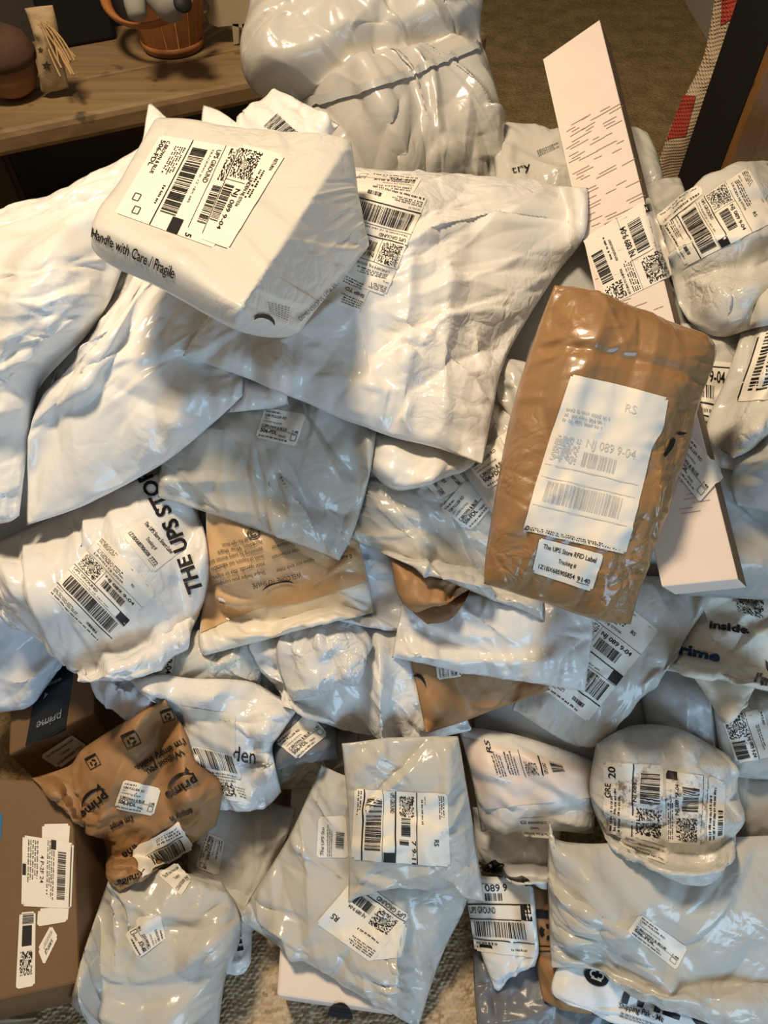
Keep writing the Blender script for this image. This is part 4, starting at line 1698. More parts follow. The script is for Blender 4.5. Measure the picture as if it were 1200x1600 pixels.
mailer('poly_mailer', 'wide silvery white bag with deep folds in the middle of the heap', 'mailer',
       [[(386, 985), (520, 972)], [(668, 980), (700, 1060)], [(738, 1140), (690, 1150), (620, 1154), (530, 1138)], [(440, 1086), (402, 1042)]],
       'white_glossy', th=0.05, seed=31, ex=0.03, edge=0.05, amp=0.004, folds=10, grooves=[((592, 985), (598, 1132), -0.03, 12), ((575, 1000), (560, 1110), 0.012, 18)])

# ---- bottom centre
k = mailer('poly_mailer', 'large light grey mailer with a carrier label lying across the shoebox', 'mailer',
           [[(502, 1196)], [(740, 1290), (732, 1400), (692, 1490)], [(652, 1608), (560, 1552), (440, 1482)], [(378, 1440), (388, 1408), (450, 1310)]],
           'grey', th=0.05, seed=16, ex=0.02, edge=0.05, amp=0.003, folds=12)
c = [(495, 1262), (545, 1268), (548, 1345), (510, 1350)]
decal(k, [(498, 1276), (540, 1274), (545, 1340), (494, 1340)], None, off=0.0006)
kk = Ink(1.4, 3)
c = [(494, 1338), (500, 1275), (545, 1280), (545, 1345)]
kk.text(.05, .2, .10, 'The UPS Sto', w=.7, bold=.01); kk.bars(.3, .6, .7, .85, 14); kk.micro(.05, .3, .9, .5, 3)
decal(k, c, kk, None, off=0.0018)
c = [(578, 1502), (492, 1446), (545, 1345), (636, 1420)]
c = [(624, 1494), (492, 1440), (512, 1352), (640, 1405)]
c = [(580, 1504), (494, 1442), (556, 1370), (640, 1430)]
kk = Ink(asp_of(c), 12)
kk.micro(.06, .05, .5, .2, 4); kk.text(.78, .3, .09, 'RS', bold=.014); kk.micro(.1, .3, .55, .36, 1); kk.code(.08, .50, .42, .82, 22)
kk.bars(.48, .62, .8, .80, 20); kk.text(.5, .58, .06, 'NJ 089 9-04', w=.3, bold=.012); kk.rect(0, .86, 1, .875); kk.text(.05, .97, .08, 'UPS GROUND', w=.5, bold=.01)
decal(k, c, kk)
decal(k, [(626, 1496), (580, 1500), (600, 1428), (636, 1446)], None, off=0.0005)

k = mailer('poly_mailer', 'flat grey mailer with a crumpled carrier label reading 7 9-11', 'mailer',
           [[(534, 1162), (620, 1152)], [(716, 1150), (736, 1270)], [(757, 1408), (690, 1398), (610, 1388)], [(544, 1410), (545, 1290)]],
           'grey', th=0.035, seed=17, fac=2.2, p=3.5, ex=0.018, edge=0.05, amp=0.003, folds=7, lift=0.01, grooves=[((650, 1395), (700, 1375), 0.008, 9), ((560, 1360), (650, 1380), -0.006, 8)])
c = [(699, 1240), (703, 1354), (550, 1342), (555, 1233)]
kk = Ink(asp_of(c), 13)
kk.micro(.03, .03, .4, .1, 3); kk.text(.63, .16, .05, 'RS', bold=.012); kk.text(.05, .25, .016, 'SHIP TO:'); kk.micro(.1, .26, .5, .29, 1)
kk.rect(0, .325, 1, .335); kk.code(.06, .36, .36, .52, 20); kk.bars(.38, .40, .64, .5, 16); kk.bars(.68, .42, .76, .52, 5); kk.text(.68, .385, .045, '7 9-11', w=.32, bold=.015)
kk.rect(0, .555, 1, .57); kk.text(.02, .62, .045, 'UPS GROUND', w=.3, bold=.012); kk.rect(.86, .56, 1, .68); kk.rect(0, .69, 1, .695)
kk.bars(.12, .71, .86, .87, 44); kk.rect(0, .89, 1, .905); kk.micro(.03, .92, .4, .97, 2)
decal(k, c, kk, lab='crumpled white carrier label')

k = mailer('poly_mailer', 'grey mailer at the right edge beside the scuffed round parcel', 'mailer',
           quad((1110, 1190), (1260, 1200), (1260, 1350), (1110, 1345)), 'grey', th=0.04, seed=18)
c = [(1172, 1306), (1204, 1310), (1204, 1328), (1170, 1324)]
kk = Ink(asp_of(c)); kk.text(.1, .8, .5, '506', w=.4, bold=.02); kk.text(.6, .4, .2, 'TRND', w=.3)
decal(k, c, kk)

k = mailer('poly_mailer', 'big soft grey mailer with a small sticker in the lower right corner', 'mailer',
           [[(858, 1283), (905, 1318)], [(1270, 1300)], [(1270, 1640), (1180, 1618), (1060, 1584), (965, 1542), (930, 1514)], [(861, 1512), (858, 1450), (856, 1360)]],
           'grey', th=0.06, seed=19, ex=0.03, edge=0.06, amp=0.0035, folds=10, fac=2.0, csize=70, grooves=[((880, 1310), (1010, 1480), -0.022, 26), ((930, 1330), (1030, 1450), 0.012, 26)])
c = [(1000, 1428), (1074, 1476), (1056, 1516), (980, 1455)]
c = [(999, 1428), (1075, 1480), (1056, 1516), (980, 1456)]
decal(k, c, fdl(c, 5))

# ---- right edge, middle layers
mailer('poly_mailer', 'smooth grey mailer in the gap below the prime envelope', 'mailer',
       [[(990, 1040)], [(1120, 1030)], [(1160, 1180)], [(1020, 1180)]], 'grey_dark', th=0.03, seed=20, fac=0.9, ex=0.01)
k = mailer('poly_mailer', 'grey mailer with a dotted code label at the right edge', 'mailer',
           [[(1110, 1070)], [(1260, 1050)], [(1260, 1220)], [(1130, 1215)]], 'grey', th=0.04, seed=21)
c = [(1196, 1110), (1212, 1186), (1146, 1196), (1128, 1124)]
c = [(1190, 1108), (1214, 1180), (1152, 1192), (1128, 1122)]
kk = Ink(asp_of(c), 14)
kk.text(.05, .1, .06, 'RETURN', bold=.01); kk.micro(.3, .2, .9, .3, 2); kk.code(.0, .5, .48, .96, 22); kk.text(.5, .58, .08, 'NJ 089 9-04', w=.44, bold=.015); kk.bars(.55, .65, .95, .95, 18); kk.rect(0, .46, 1, .475)
decal(k, c, kk)
mailer('poly_mailer', 'folded cream paper corner under the prime envelope', 'mailer',
       [[(1068, 1040)], [(1190, 1062)], [(1160, 1110), (1136, 1132)], [(1124, 1120), (1095, 1075)]], 'cream', th=0.02, seed=22, folds=2, ex=0.008)
k = mailer('padded_envelope', 'cream padded envelope with blue prime lettering at the right edge', 'envelope',
           [[(1085, 915)], [(1270, 925)], [(1270, 1102), (1160, 1070)], [(1036, 1046)]], 'cream', th=0.035, seed=23, p=4, ex=0.02, amp=0.003)
write(k, (1044, 1020), (74, 14), 80, 18, 'prime', 'ink_blue', 0.04)
write(k, (1108, 982), (62, 8), 64, 11, 'inside.', 'ink', 0.04)
write(k, (1178, 1066), (30, 8), 44, 14, "I'm e", 'ink', 0.04)
write(k, (1192, 1046), (30, 8), 60, 14, 'Without', 'ink', 0.04)
c = [(1150, 935), (1194, 934), (1192, 968), (1152, 956)]
kk = Ink(asp_of(c), 5); kk.code(.02, .02, .98, .95, 20)
decal(k, c, kk, None)

k = mailer('poly_mailer', 'long grey mailer with a big carrier label under the brown taped parcel', 'mailer',
           [[(850, 905), (980, 900)], [(1130, 905), (1066, 1006), (1006, 1080)], [(955, 1138), (900, 1166)], [(800, 1108), (830, 1000)]],
           'grey', th=0.045, seed=24, ex=0.015, amp=0.002, edge=0.04, folds=6, tilt=(0.01, 0))
c = [(940, 915), (1030, 985), (918, 1128), (828, 1060)]
decal(k, c, ups(c, 15), lab='large carrier label')

k = mailer('poly_mailer', 'round scuffed parcel wrapped in creased white film with dirty labels', 'parcel',
           [[(932, 1162), (988, 1134), (1062, 1139)], [(1142, 1182), (1151, 1235), (1143, 1290)], [(1118, 1344), (1080, 1369), (1030, 1362)], [(946, 1312), (922, 1240)]],
           'dirty_white', th=0.10, back=0.3, p=2.4, q=0.6, seed=25, ex=0.012, edge=0.03, amp=0.004, folds=8, fw=0.005, step=2.4, csize=36, fac=2.9)
c = [(1010, 1312), (1008, 1200), (942, 1196), (946, 1300)]
c = [(944, 1300), (944, 1190), (1036, 1196), (1034, 1318)]
kk = Ink(asp_of(c), 16)
kk.text(.78, .2, .12, '20', w=.16, bold=.02); kk.code(.06, .55, .42, .98, 22); kk.bars(.5, .62, .88, .95, 20); kk.text(.5, .56, .06, 'NJ 089', w=.25, bold=.01); kk.micro(.05, .1, .7, .3, 3); kk.text(.5, .12, .1, 'GRE', w=.2, bold=.015); kk.rect(0, .48, 1, .50)
decal(k, c, kk, 'label_dirty', lab='scuffed carrier label with dirt smears')
c = [(1042, 1316), (1040, 1204), (1104, 1212), (1100, 1318)]
kk = Ink(asp_of(c), 17)
kk.rect(.88, .0, 1.0, .3); kk.code(.04, .25, .36, .80, 22); kk.bars(.46, .40, .80, .80, 20); kk.text(.40, .32, .10, 'NJ 089 9-04', w=.42, bold=.012); kk.micro(.05, .02, .7, .18, 3); kk.rect(0, .9, 1, .91)
decal(k, c, kk, 'label_dirty', off=0.0014)
c = [(1104, 1318), (1106, 1212), (1133, 1222), (1130, 1312)]
kk = Ink(asp_of(c), 18); kk.micro(.05, .05, .9, .5, 2); kk.bars(.1, .6, .5, .9, 12)
decal(k, c, kk)
c = [(1082, 1340), (1036, 1356), (960, 1328), (972, 1306)]
c = [(1042, 1352), (966, 1322), (974, 1302), (1046, 1326)]
decal(k, c, smart(c, num='1Z1BX685900709', last='4090'))

# ---- centre left
mailer('poly_mailer', 'thin bluish grey bag hanging at the left edge under the store bag', 'mailer',
       [[(-90, 890)], [(60, 930), (112, 990)], [(104, 1028), (72, 1074), (36, 1106)], [(-80, 1118)]], 'bluish', th=0.05, seed=30, ex=0.05, edge=0.05, amp=0.005, folds=10)

k = mailer('poly_mailer', 'small scrunched silvery bag under the tan printed mailer', 'mailer',
           [[(446, 982), (505, 962)], [(556, 970), (582, 1008)], [(548, 1056), (500, 1086)], [(456, 1092), (436, 1052), (432, 1012)]],
           'silver', th=0.035, seed=132, p=3, ex=0.03, edge=0.04, amp=0.005, folds=10, step=2.4, fac=2.4, csize=56)
mailer('poly_mailer', 'flat pale blue grey mailer between the tan mailer and the kraft bag', 'mailer',
       [[(530, 820)], [(660, 820)], [(646, 985), (600, 984)], [(520, 968)]], 'bluish', th=0.03, seed=33)

# tan printed mailer
k = mailer('poly_mailer', 'tan and cream glossy mailer printed with upside down lettering', 'mailer',
           [[(322, 790), (440, 800)], [(556, 826), (572, 890)], [(585, 956), (450, 990)], [(318, 1026), (310, 1000), (322, 900)]],
           'cream', th=0.04, seed=34, p=3.2, ex=0.015, edge=0.03, amp=0.003, folds=6)
decal(k, [[(325, 793), (440, 803)], [(554, 829), (566, 870)], [(575, 908), (470, 940), (400, 952)], [(314, 990), (322, 900)]], None, 'tan', 'tan_panel', rnd=False, off=0.001, cells=2.5)
for (p0, d, L, h, s) in (((470, 893), (-80, 18), 78, 8, 'WELCOME TO SHAPE'), ((488, 873), (-60, 16), 58, 6, 'believe your body makes'), ((466, 858), (-40, 10), 42, 6, 'space inclusiveness'),
                         ((462, 845), (-40, 10), 40, 6, 'Our shapewear'), ((414, 890), (-84, 22), 80, 6, 'Shape helps you conquer'), ((414, 878), (-84, 22), 82, 6, 'your agenda, day or night.'),
                         ((412, 866), (-84, 22), 82, 6, 'levels of support, our adjustable'), ((410, 855), (-84, 22), 84, 6, 'something for every woman and'), ((409, 845), (-70, 18), 70, 6, 'occasion. Wear Shape'),
                         ((408, 835), (-60, 16), 62, 6, 'curves in all the right places.'), ((548, 868), (-16, 4), 16, 5, 'Exclu')):
    write(k, p0, d, L, h, s, bold=0.0, off=0.0034)
c = [(458, 911), (408, 926), (412, 916), (456, 904)]
kk = Ink(2.5); kk.ring(.5, 1.5, .6, .35, math.pi * 1.2, math.pi * 1.8, 14, True)
decal(k, [(408, 914), (460, 902), (461, 914), (410, 926)], kk, None, ink_name='swoosh', off=0.0034)
kk = Ink(1.0); kk.ring(.5, .5, .42, .10); kk.ring(.5, .5, .2, .12, .5, 5)
decal(k, [(384, 828), (406, 824), (408, 842), (386, 846)], kk, None, ink_name='round_emblem', off=0.0034, cells=3)
c = [(318, 1004), (583, 938), (585, 944), (319, 1012)]

# kraft envelope with smile
k = mailer('paper_mailer', 'flat kraft envelope corner with a curved black smile below the white mailer', 'envelope',
           quad((638, 1010), (862, 1010), (856, 1078), (666, 1148)), 'kraft', th=0.012, seed=35, ex=0.004, edge=0.01, amp=0.001, folds=1)
kk = Ink(2.2); kk.ring(.3, 1.3, .55, .3, math.pi * 1.35, math.pi * 1.9, 12, True)
decal(k, [(644, 1052), (672, 1056), (670, 1076), (642, 1072)], kk, None, ink_name='smile_arrow', cells=3)
c = [(676, 1030), (724, 1036), (722, 1058), (682, 1063)]
c = [(683, 1063), (678, 1024), (722, 1020), (723, 1056)]
decal(k, c, fdl(c, 6))
mailer('poly_mailer', 'flat white mailer resting across the kraft envelope and the long grey mailer', 'mailer',
       [[(632, 925)], [(922, 930), (926, 990)], [(914, 1080), (780, 1060), (700, 1046)], [(612, 1028), (622, 975)]],
       'white', th=0.03, seed=36, p=3.5, ex=0.018, edge=0.04, amp=0.002, folds=7)

# kraft bag with open mouth
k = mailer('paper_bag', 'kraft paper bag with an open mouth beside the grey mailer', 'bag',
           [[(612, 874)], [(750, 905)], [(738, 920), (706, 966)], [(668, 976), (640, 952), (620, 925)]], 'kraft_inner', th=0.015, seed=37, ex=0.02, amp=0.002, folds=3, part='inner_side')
mailer('', '', '', [[(610, 872)], [(750, 902)], [(736, 920), (702, 936)], [(656, 956), (638, 952), (620, 925)]], 'kraft', th=0.022, seed=38, ex=0.03, amp=0.004, folds=6, root=k, part='front_side')

k = mailer('poly_mailer', 'light grey mailer with two stickers under the lower edge of the brown parcel', 'mailer',
           [[(572, 738), (700, 720)], [(830, 700)], [(850, 970), (735, 922), (640, 884)], [(542, 838), (558, 780)]],
           'grey', th=0.05, seed=39, ex=0.02, amp=0.003, folds=7)
c = [(692, 712), (731, 756), (686, 782), (652, 742)]
decal(k, c, smart(c, last='3280', num='1Z1BX68590611'))
c = [(687, 796), (730, 748), (778, 782), (735, 828)]
decal(k, c, fdl(c, 7), off=0.0016)

# ---- store bag on the left
k = mailer('poly_mailer', 'white plastic bag printed with big black store lettering and two labels', 'mailer',
           [[(-60, 870), (90, 805), (180, 758)], [(268, 735), (316, 820), (324, 920)], [(288, 1008), (226, 1056), (150, 1060), (130, 1032)], [(12, 948), (-20, 905)]],
           'white_glossy', th=0.10, back=0.3, seed=40, p=2.5, ex=0.03, edge=0.05, amp=0.004, folds=12)
c = [(160, 836), (244, 925), (160, 1012), (74, 926)]
decal(k, c, ups(c, 20, 'NJ 089 9-04'), lab='creased carrier label')
c = [(231, 807), (281, 862), (238, 895), (189, 834)]
decal(k, c, smart(c, num='1Z1BX685906508'))
c = [(296, 948), (206, 752), (240, 736), (330, 930)]
c = [[(290, 935), (252, 840)], [(204, 745)], [(238, 728), (290, 832)], [(324, 925)]]
kk = Ink(5.5); kk.text(.02, .84, .62, 'THE UPS STORE', w=1.06, bold=.03)
decal(k, c, kk, None)

# ---- right edge, upper layers
mailer('poly_mailer', 'square-cornered grey mailer under the foot of the long pale box', 'mailer',
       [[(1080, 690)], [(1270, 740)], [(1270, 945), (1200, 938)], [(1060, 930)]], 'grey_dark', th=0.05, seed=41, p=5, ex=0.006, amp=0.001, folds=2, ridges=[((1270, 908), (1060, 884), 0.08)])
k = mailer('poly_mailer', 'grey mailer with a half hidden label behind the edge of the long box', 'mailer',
           [[(1060, 505)], [(1185, 505)], [(1165, 740)], [(1075, 720)]], 'grey', th=0.04, seed=42)
c = [(1085, 560), (1150, 568), (1140, 665), (1090, 655)]
kk = Ink(asp_of(c), 4)
kk.line(.0, .12, 1, .08, .02); kk.text(.0, .34, .18, '089 9-04', w=.75, bold=.02); kk.bars(.0, .4, .5, .62, 10); kk.rect(0, .70, 1, .73); kk.micro(.1, .78, .8, .9, 1); kk.rect(0, .92, 1, .94)
decal(k, c, kk)
mailer('poly_mailer', 'smooth plump grey mailer at the right edge above the square-cornered one', 'mailer',
       [[(1160, 690), (1200, 640)], [(1270, 580)], [(1270, 815)], [(1152, 790), (1142, 755)]], 'grey_dark', th=0.06, seed=43, p=2.4, ex=0.006, amp=0.001, folds=1)
k = mailer('poly_mailer', 'creased grey mailer with a wide bar code at the right edge', 'mailer',
           [[(1158, 520), (1200, 500)], [(1270, 470)], [(1270, 600), (1190, 690)], [(1146, 716), (1108, 690), (1106, 655), (1135, 590)]],
           'grey_crinkled', th=0.045, seed=44, ex=0.03, amp=0.004, folds=7)
c = [(1150, 630), (1185, 522), (1290, 530), (1270, 640)]
c = [(1186, 522), (1290, 500), (1270, 620), (1150, 628)]
kk = Ink(asp_of(c), 6)
kk.line(.02, 0, .02, 1, .02)
for j in range(17):
    kk.rect(.12, .02 + j * .05, .9, .02 + j * .05 + (.03 if j % 3 else .018))
kk.rect(.45, .9, .7, 1.0)
decal(k, c, kk)
k = mailer('poly_mailer', 'round bundled grey parcel with a carrier label at the right edge', 'parcel',
           [[(1028, 336), (1078, 294), (1150, 264)], [(1275, 238)], [(1275, 500), (1186, 510), (1128, 527), (1082, 506)], [(1060, 476), (1044, 410)]],
           'grey_crinkled', th=0.09, back=0.3, seed=45, p=2.4, ex=0.02, edge=0.04, amp=0.006, folds=12, tilt=(0.02, 0))
c = [(1132, 272), (1182, 352), (1070, 412), (1040, 348)]
c = [(1170, 266), (1200, 372), (1072, 416), (1040, 352)]
c = [(1168, 262), (1212, 345), (1072, 416), (1036, 352)]
decal(k, c, ups(c, 21), lab='carrier label wrapped round the bundle')
c = [(1024, 338), (1092, 288), (1100, 302), (1036, 356)]
decal(k, c, smart(c, last='3983'))

# behind the heap, right of centre
k = mailer('poly_mailer', 'grey mailer with faint script print behind the central white mailer', 'mailer',
           [[(768, 186), (800, 196)], [(905, 222)], [(915, 300)], [(775, 300)]], 'grey', th=0.022, p=4, seed=46, t=1.42, slope=-0.001, core=True)
write(k, (800, 272), (34, -8), 30, 12, 'try', bold=0.0)
c = [(838, 236), (872, 222), (876, 230), (842, 246)]
kk = Ink(asp_of(c), 2); kk.micro(0, 0, 1, 1, 3)
decal(k, c, kk, None)
mailer('poly_mailer', 'white mailer standing behind the upper end of the long box', 'mailer',
       [[(960, 205), (988, 198)], [(1012, 206), (1030, 250)], [(1042, 300)], [(985, 320)]], 'grey', th=0.012, p=5, seed=47, t=1.52, slope=-0.0005, core=True, folds=2)
mailer('poly_mailer', 'small grey mailer between the long box and the bundled parcel', 'mailer',
       [[(985, 300), (1030, 280)], [(1064, 276), (1070, 300)], [(1075, 360)], [(1010, 400)]], 'grey', th=0.014, p=5, seed=48, t=1.40, slope=-0.0008, core=True, folds=2)

# ---- long pale box across the right side
k = carton('long_box', 'long narrow pale pink box leaning across the right of the heap', 'box',
           [(848, 92, 1.33), (937, 30, 1.36), (1154, 905, 0.935), (1034, 917, 0.935)], (0.038, 0.02, -0.055), 'pink_card', [((1, 2), 'cardboard_edge')], bevel=0.002)
long_box = k
c = [(950, 470), (912, 372), (1010, 312), (1054, 440)]
c = [(952, 478), (910, 374), (1006, 314), (1048, 432)]
kk = Ink(asp_of(c), 22)
kk.text(.45, .62, .09, 'NJ 089 9-04', w=.4, bold=.014); kk.bars(.45, .66, .86, .86, 24); kk.code(.02, .66, .36, .98, 22); kk.rect(.40, .52, .405, 1); kk.rect(.0, .545, 1, .55)
kk.text(.02, .36, .035, 'RETURN TO SHIPPER', w=.36, bold=.01); kk.micro(.02, .4, .5, .53, 4); kk.text(.5, .36, .035, 'REFUSED/DELIVERY', w=.3, bold=.01); kk.bars(.3, .02, .75, .2, 20); kk.code(.02, .02, .25, .3, 14); kk.micro(.55, .25, .9, .3, 1)
decal(k, c, kk, lab='carrier label on the long box')
decal(k, [(1006, 312), (1014, 308), (1056, 430), (1047, 434)], None, off=0.0012)
decal(k, [(1005, 322), (1014, 318), (1018, 330), (1008, 334)], None, 'ink_dark_film', 'black_mark', rnd=False, off=0.002)
# scuffed corrugation lines pressed into the face
kk = Ink(0.3, 33)
c = [(848, 92), (937, 30), (1154, 905), (1034, 917)]
rr = random.Random(8)
for j in range(70):
    y = .14 + j * .0055
    for q in range(3):
        if rr.random() < .6 - .005 * j:
            x = .08 + .3 * q + rr.uniform(-.05, .12)
            kk.line(x, y + rr.uniform(-.001, .001), x + rr.uniform(.10, .34), y, .0009)
for j in range(10):
    y = .80 + j * .008
    x = .5 + rr.uniform(-.1, .2)
    kk.line(x, y, x + rr.uniform(.15, .3), y, .0009)
kk.asp = asp_of(c)
decal(k, c, kk, None, ink_mat='scuff', ink_name='scuff_marks', off=0.0, kind='stuff')
c = [(1068, 650), (1132, 738), (1104, 790), (1060, 760)]
c = [(1062, 690), (1088, 652), (1134, 736), (1096, 800)]
c = [(1048, 652), (1108, 690), (1118, 776), (1052, 752)]
c = [(1066, 668), (1130, 742), (1092, 786), (1040, 720)]
decal(k, c, fdl(c, 8), off=0.003)

# ---- under the big mailer
k = mailer('poly_mailer', 'wrinkled grey mailer between the central white mailer and the brown parcel', 'mailer',
           [[(735, 560), (790, 560)], [(860, 580)], [(800, 850)], [(724, 738), (740, 650)]], 'grey', th=0.045, seed=49, ex=0.03, amp=0.003, folds=8, lift=-0.01)
c = [(728, 722), (796, 672), (822, 730), (762, 765)]
decal(k, c, fdl(c, 9))
mailer('poly_mailer', 'small plump white pouch peeking from under the central white mailer', 'mailer',
       [[(584, 676)], [(742, 700), (742, 722)], [(705, 744), (622, 767)], [(574, 732), (576, 700)]], 'white', th=0.05, seed=50, p=2.5, ex=0.015, amp=0.002, folds=3, ridges=[((622, 767), (655, 715), 0.03)])

k = mailer('poly_mailer', 'grey mailer with a small white sticker under the tip of the central mailer', 'mailer',
           [[(300, 645), (440, 600)], [(592, 640), (578, 740), (553, 830)], [(530, 877), (440, 842), (330, 803)], [(247, 777), (254, 722)]],
           'grey', th=0.045, seed=51, ex=0.02, edge=0.04, amp=0.003, folds=8)
c = [(414, 637), (479, 648), (462, 698), (399, 684)]
decal(k, c, fdl(c, 10))
mailer('poly_mailer', 'crumpled white film end poking out between the two white mailers', 'mailer',
       [[(365, 575)], [(440, 590)], [(452, 632), (415, 640)], [(355, 645)]], 'white_glossy', th=0.02, seed=52, ex=0.08, amp=0.004, folds=5, step=3.5)

# ---- the three big white mailers
mailer('poly_mailer', 'grey bag in the gap between the two white mailers on the left', 'mailer',
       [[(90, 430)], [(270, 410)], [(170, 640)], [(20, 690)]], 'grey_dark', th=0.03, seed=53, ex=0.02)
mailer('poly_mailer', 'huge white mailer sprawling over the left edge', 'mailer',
       [[(-110, 372), (30, 318), (95, 300), (160, 262)], [(236, 218), (218, 320), (190, 425), (152, 500), (72, 580), (52, 640)], [(30, 806), (0, 818)], [(-110, 812)]],
       'white', th=0.07, seed=54, fac=2.1, csize=66, ex=0.02, edge=0.05, amp=0.004, folds=9, grooves=[((25, 368), (180, 290), 0.006, 5), ((60, 600), (190, 440), -0.01, 14)])
mailer('poly_mailer', 'big smooth white mailer slanting below the fragile parcel', 'mailer',
       [[(212, 425), (270, 420)], [(345, 440), (376, 540)], [(379, 618), (332, 662), (258, 722), (140, 786)], [(42, 821), (49, 660), (112, 572)]],
       'white', th=0.06, seed=55, fac=2.0, csize=66, ex=0.018, edge=0.05, amp=0.003, folds=9)
k = mailer('poly_mailer', 'big glossy white mailer in the centre with an upside down label', 'mailer',
           [[(500, 258), (700, 274)], [(918, 296), (913, 368), (864, 435), (792, 556), (770, 640)], [(754, 727), (690, 702), (580, 672), (470, 626), (380, 590)], [(286, 557), (335, 480), (430, 380)]],
           'white_glossy', th=0.075, seed=356, p=2.8, ex=0.025, edge=0.05, amp=0.0034, folds=10, fw=0.008, csize=62, grooves=[((640, 470), (630, 690), -0.010, 12), ((700, 480), (690, 690), -0.008, 12), ((560, 540), (590, 660), -0.008, 12)])
c = [(602, 462), (508, 432), (560, 282), (668, 308)]
kk = ups(c, 23)
decal(k, c, kk, lab='upside down carrier label')
c = [(560, 488), (500, 466), (526, 418), (580, 448)]
kk = Ink(asp_of(c), 7); kk.micro(.02, .1, .6, .4, 4); kk.text(.05, .62, .12, 'SHIP TO:', bold=.012); kk.micro(.2, .7, .8, .95, 3)
decal(k, c, kk, off=0.0005)
c = [(645, 303), (540, 292), (560, 268), (660, 278)]
decal(k, c, fdl(c, 11), off=0.0005)

# ---- top of the heap
k = mailer('poly_mailer', 'tall grey white plastic bag tied with a dull strap at the back of the heap', 'bag',
       [[(392, -110), (560, -120)], [(752, -100), (750, 50), (766, 110), (786, 200)], [(790, 300)], [(478, 300), (474, 200), (456, 160), (394, 138), (376, 88), (390, 10)]],
       'grey_warm', th=0.15, back=0.6, p=2.6, q=0.6, seed=57, t=1.48, slope=-0.0002, core=True, ex=0.02, edge=0.05, amp=0.007, csize=95, folds=16, fw=0.02, grooves=[((476, 164), (748, 74), 0.045, 16), ((640, 120), (700, 270), -0.012, 18), ((560, 150), (600, 230), -0.012, 14)])
decal(k, [[(474, 156), (610, 120)], [(746, 66)], [(750, 78), (612, 132)], [(480, 171)]], None, 'grey_dark', 'strap', rnd=False, off=0.006)
k = mailer('poly_mailer', 'crumpled white mailer with a bar code behind the fragile parcel', 'mailer',
           [[(372, 192), (400, 160)], [(432, 143), (480, 165)], [(530, 196)], [(500, 240), (380, 225)]], 'white', th=0.014, p=4, seed=58, csize=36, t=1.22, slope=-0.001, core=True, ex=0.03, amp=0.003)
c = [(432, 176), (472, 212), (452, 222), (408, 200)]
kk = Ink(asp_of(c), 5); kk.bars(.05, .05, .95, .9, 24)
decal(k, c, kk, None, cells=3)
mailer('poly_mailer', 'torn white mailer flap standing behind the fragile parcel', 'mailer',
       [[(318, 164), (340, 170)], [(380, 198)], [(380, 230)], [(308, 225)]], 'white', th=0.004, p=6, fac=1.2, amp=0.002, seed=59, t=1.20, slope=-0.001, core=True, folds=2, step=3.5)
mailer('poly_mailer', 'folded white mailer corner left of the fragile parcel', 'mailer',
       [[(232, 165), (242, 165)], [(264, 186)], [(252, 240)], [(216, 245)]], 'white', th=0.004, p=6, fac=1.0, amp=0.002, seed=60, t=1.14, slope=-0.001, core=True, folds=1, step=3.5)

k = mailer('poly_mailer', 'boxy white parcel marked Handle with Care / Fragile on top of the heap', 'parcel',
           [[(243, 187), (262, 184), (400, 202)], [(549, 223), (560, 300)], [(576, 386), (520, 450)], [(470, 516), (376, 490), (250, 425), (143, 368), (190, 280)]],
           'offwhite', th=0.012, back=4.0, p=8, q=0.4, seed=61, t=0.94, slope=-0.0010, core=True, ex=0.008, edge=0.02, amp=0.0018, fac=1.6, folds=4, fw=0.006, 
           soft=2.0, ridges=[((372, 495), (552, 215), 0.17), ((140, 356), (370, 486), 0.10)])
fragile = k
c = [(398, 236), (334, 388), (180, 333), (251, 212)]
kk = Ink(asp_of(c), 24)
kk.code(.02, .06, .36, .24, 22); kk.text(.42, .12, .05, 'NJ 089 9-04', w=.42, bold=.014); kk.bars(.42, .15, .82, .25, 24); kk.rect(0, .30, .9, .305)
kk.text(.06, .37, .045, 'UPS GROUND', w=.36, bold=.012); kk.text(.95, .30, .06, '5', bold=.02); kk.rect(.84, .37, 1, .48); kk.text(.06, .42, .02, 'TRACKING #: 1Z 1BX 685', w=.6)
kk.bars(.08, .46, .84, .62, 46); kk.rect(0, .645, 1, .655); kk.micro(.1, .68, .45, .80, 5); kk.micro(.55, .68, .8, .72, 1); kk.text(.06, .90, .035, 'C.BROWN & BLUE', w=.4, bold=.015); kk.text(.06, .955, .045, '506-FDL', w=.32, bold=.02); kk.frame(.72, .86, .80, .92, .008); kk.frame(.86, .80, .94, .86, .008)
decal(k, c, kk, lab='large carrier label')
c = [(446, 244), (357, 390), (312, 374), (376, 226)]
kk = Ink(asp_of(c), 25)
kk.text(.06, .16, .08, 'RETURN', w=.12, bold=.01); kk.micro(.2, .2, .55, .36, 2); kk.text(.3, .46, .09, 'LINDEN NJ 07036', w=.3, bold=.01); kk.code(.04, .44, .34, .95, 22)
kk.text(.44, .64, .12, 'NJ 089 9-04', w=.42, bold=.014); kk.bars(.42, .7, .80, .95, 24); kk.rect(.37, .5, .375, 1); kk.rect(0, .97, 1, .985)
decal(k, c, kk, off=0.0016)
c = [(147, 350), (278, 412), (270, 442), (142, 376)]
kk = Ink(asp_of(c)); kk.text(.0, .78, .56, 'Handle with Care / Fragile', w=1.0, bold=.012, mx=0.02)
decal(k, c, kk, None, cells=2.4, off=0.0004)
c = [(462, 498), (540, 430), (546, 440), (470, 508)]
write(k, (468, 502), (66, -62), 84, 7, 'DIMENSIONS UTILES :', bold=0.0)
kk = Ink(1.3); kk.ring(.5, 1.1, .42, .30, math.pi * 1.05, math.pi * 1.95, 16, True)
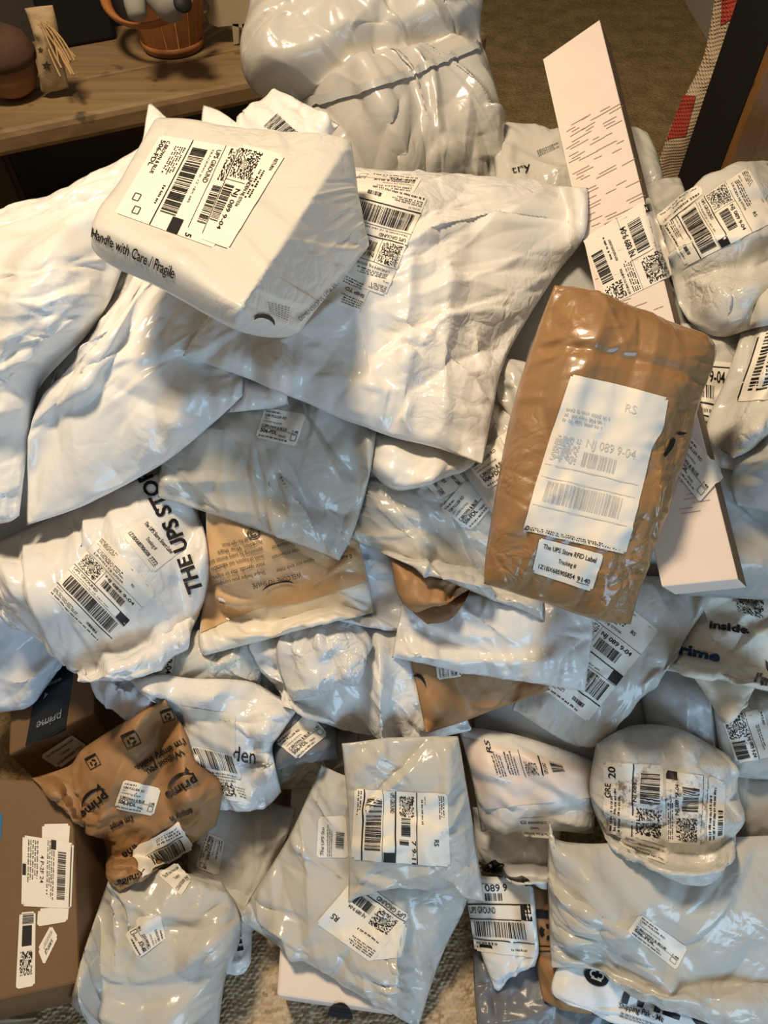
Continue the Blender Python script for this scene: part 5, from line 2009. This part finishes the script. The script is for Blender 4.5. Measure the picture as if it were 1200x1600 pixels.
decal(k, [(396, 478), (436, 488), (430, 508), (392, 498)], kk, None, ink_name='curved_mark', cells=3)
kk = Ink(1.2, 4)
for j in range(6):
    for i in range(7):
        x, y = .05 + i * .13, .1 + j * .15
        kk.line(x, y, x + .07, y - .05, .035)
decal(k, [(414, 470), (456, 480), (450, 506), (420, 492)], kk, None, ink_name='hatching', cells=3)

# ---- brown taped parcel
k = mailer('padded_mailer', 'brown kraft padded parcel wound in clear tape with a large white label', 'parcel',
           [[(866, 446), (930, 456), (1050, 503)], [(1108, 524), (1119, 556), (1086, 640), (1056, 760), (1012, 880)], [(986, 976), (930, 968), (850, 942)], [(756, 912), (762, 845), (800, 640), (838, 520)]],
           'kraft_taped', th=0.06, back=0.9, p=3.6, q=0.7, seed=62, ex=0.014, edge=0.04, amp=0.002, csize=46, fac=1.8, folds=8, fw=0.006, quant=0.985, drape=0.0,
           grooves=[((830, 545), (1075, 600), 0.007, 10), ((1040, 640), (1010, 880), 0.004, 12)])
c = [[(893, 585), (970, 602)], [(1044, 622), (1034, 672), (1018, 700), (1004, 760)], [(977, 866)], [(817, 828), (855, 700)]]
kk = Ink(asp_of(c), 26)
kk.text(.60, .15, .05, 'RS'); kk.text(.36, .42, .055, 'NJ 089 9-04', w=.5); kk.bars(.36, .45, .7, .54, 18); kk.code(.06, .38, .30, .54, 16); kk.rect(.02, .57, .95, .574)
kk.rect(.02, .65, .95, .654); kk.bars(.10, .67, .85, .80, 40); kk.micro(.06, .2, .5, .3, 3); kk.rect(.02, .83, .95, .834)
decal(k, c, kk, ink_mat='ink_faint', stiff=10, lab='large white carrier label with faint print')
c2 = [(822, 820), (978, 856), (976, 864), (819, 827)]
kk = Ink(asp_of(c2), 1); kk.micro(.05, .05, .98, .9, 2); kk.ring(.02, .5, .02, .3)
decal(k, c2, kk, None, off=0.002)
c = [(843, 840), (943, 866), (925, 924), (831, 893)]
decal(k, c, smart(c, 'The UPS Store RFID Label', '1Z1BX685905854', '9140'), off=0.0012)
# torn slits in the brown parcel, their dark inside painted as flat black patches
kk = Ink(0.5)
kk.poly([(.75, .0), (.95, .12), (.8, .5), (.3, .95), (.1, .98), (.3, .55), (.55, .15)])
decal(k, [(1038, 680), (1056, 684), (1050, 718), (1034, 714)], kk, None, ink_mat='black', ink_name='painted_tear', cells=2.4, off=0.0005)
kk = Ink(2.0)
kk.poly([(.0, .5), (.4, .15), (.95, .2), (.7, .6), (.3, .8)])
decal(k, [(1056, 672), (1074, 675), (1072, 684), (1054, 681)], kk, None, ink_mat='black', ink_name='painted_tear', cells=2.4, off=0.0005)

bpy.data.objects.remove(_to)
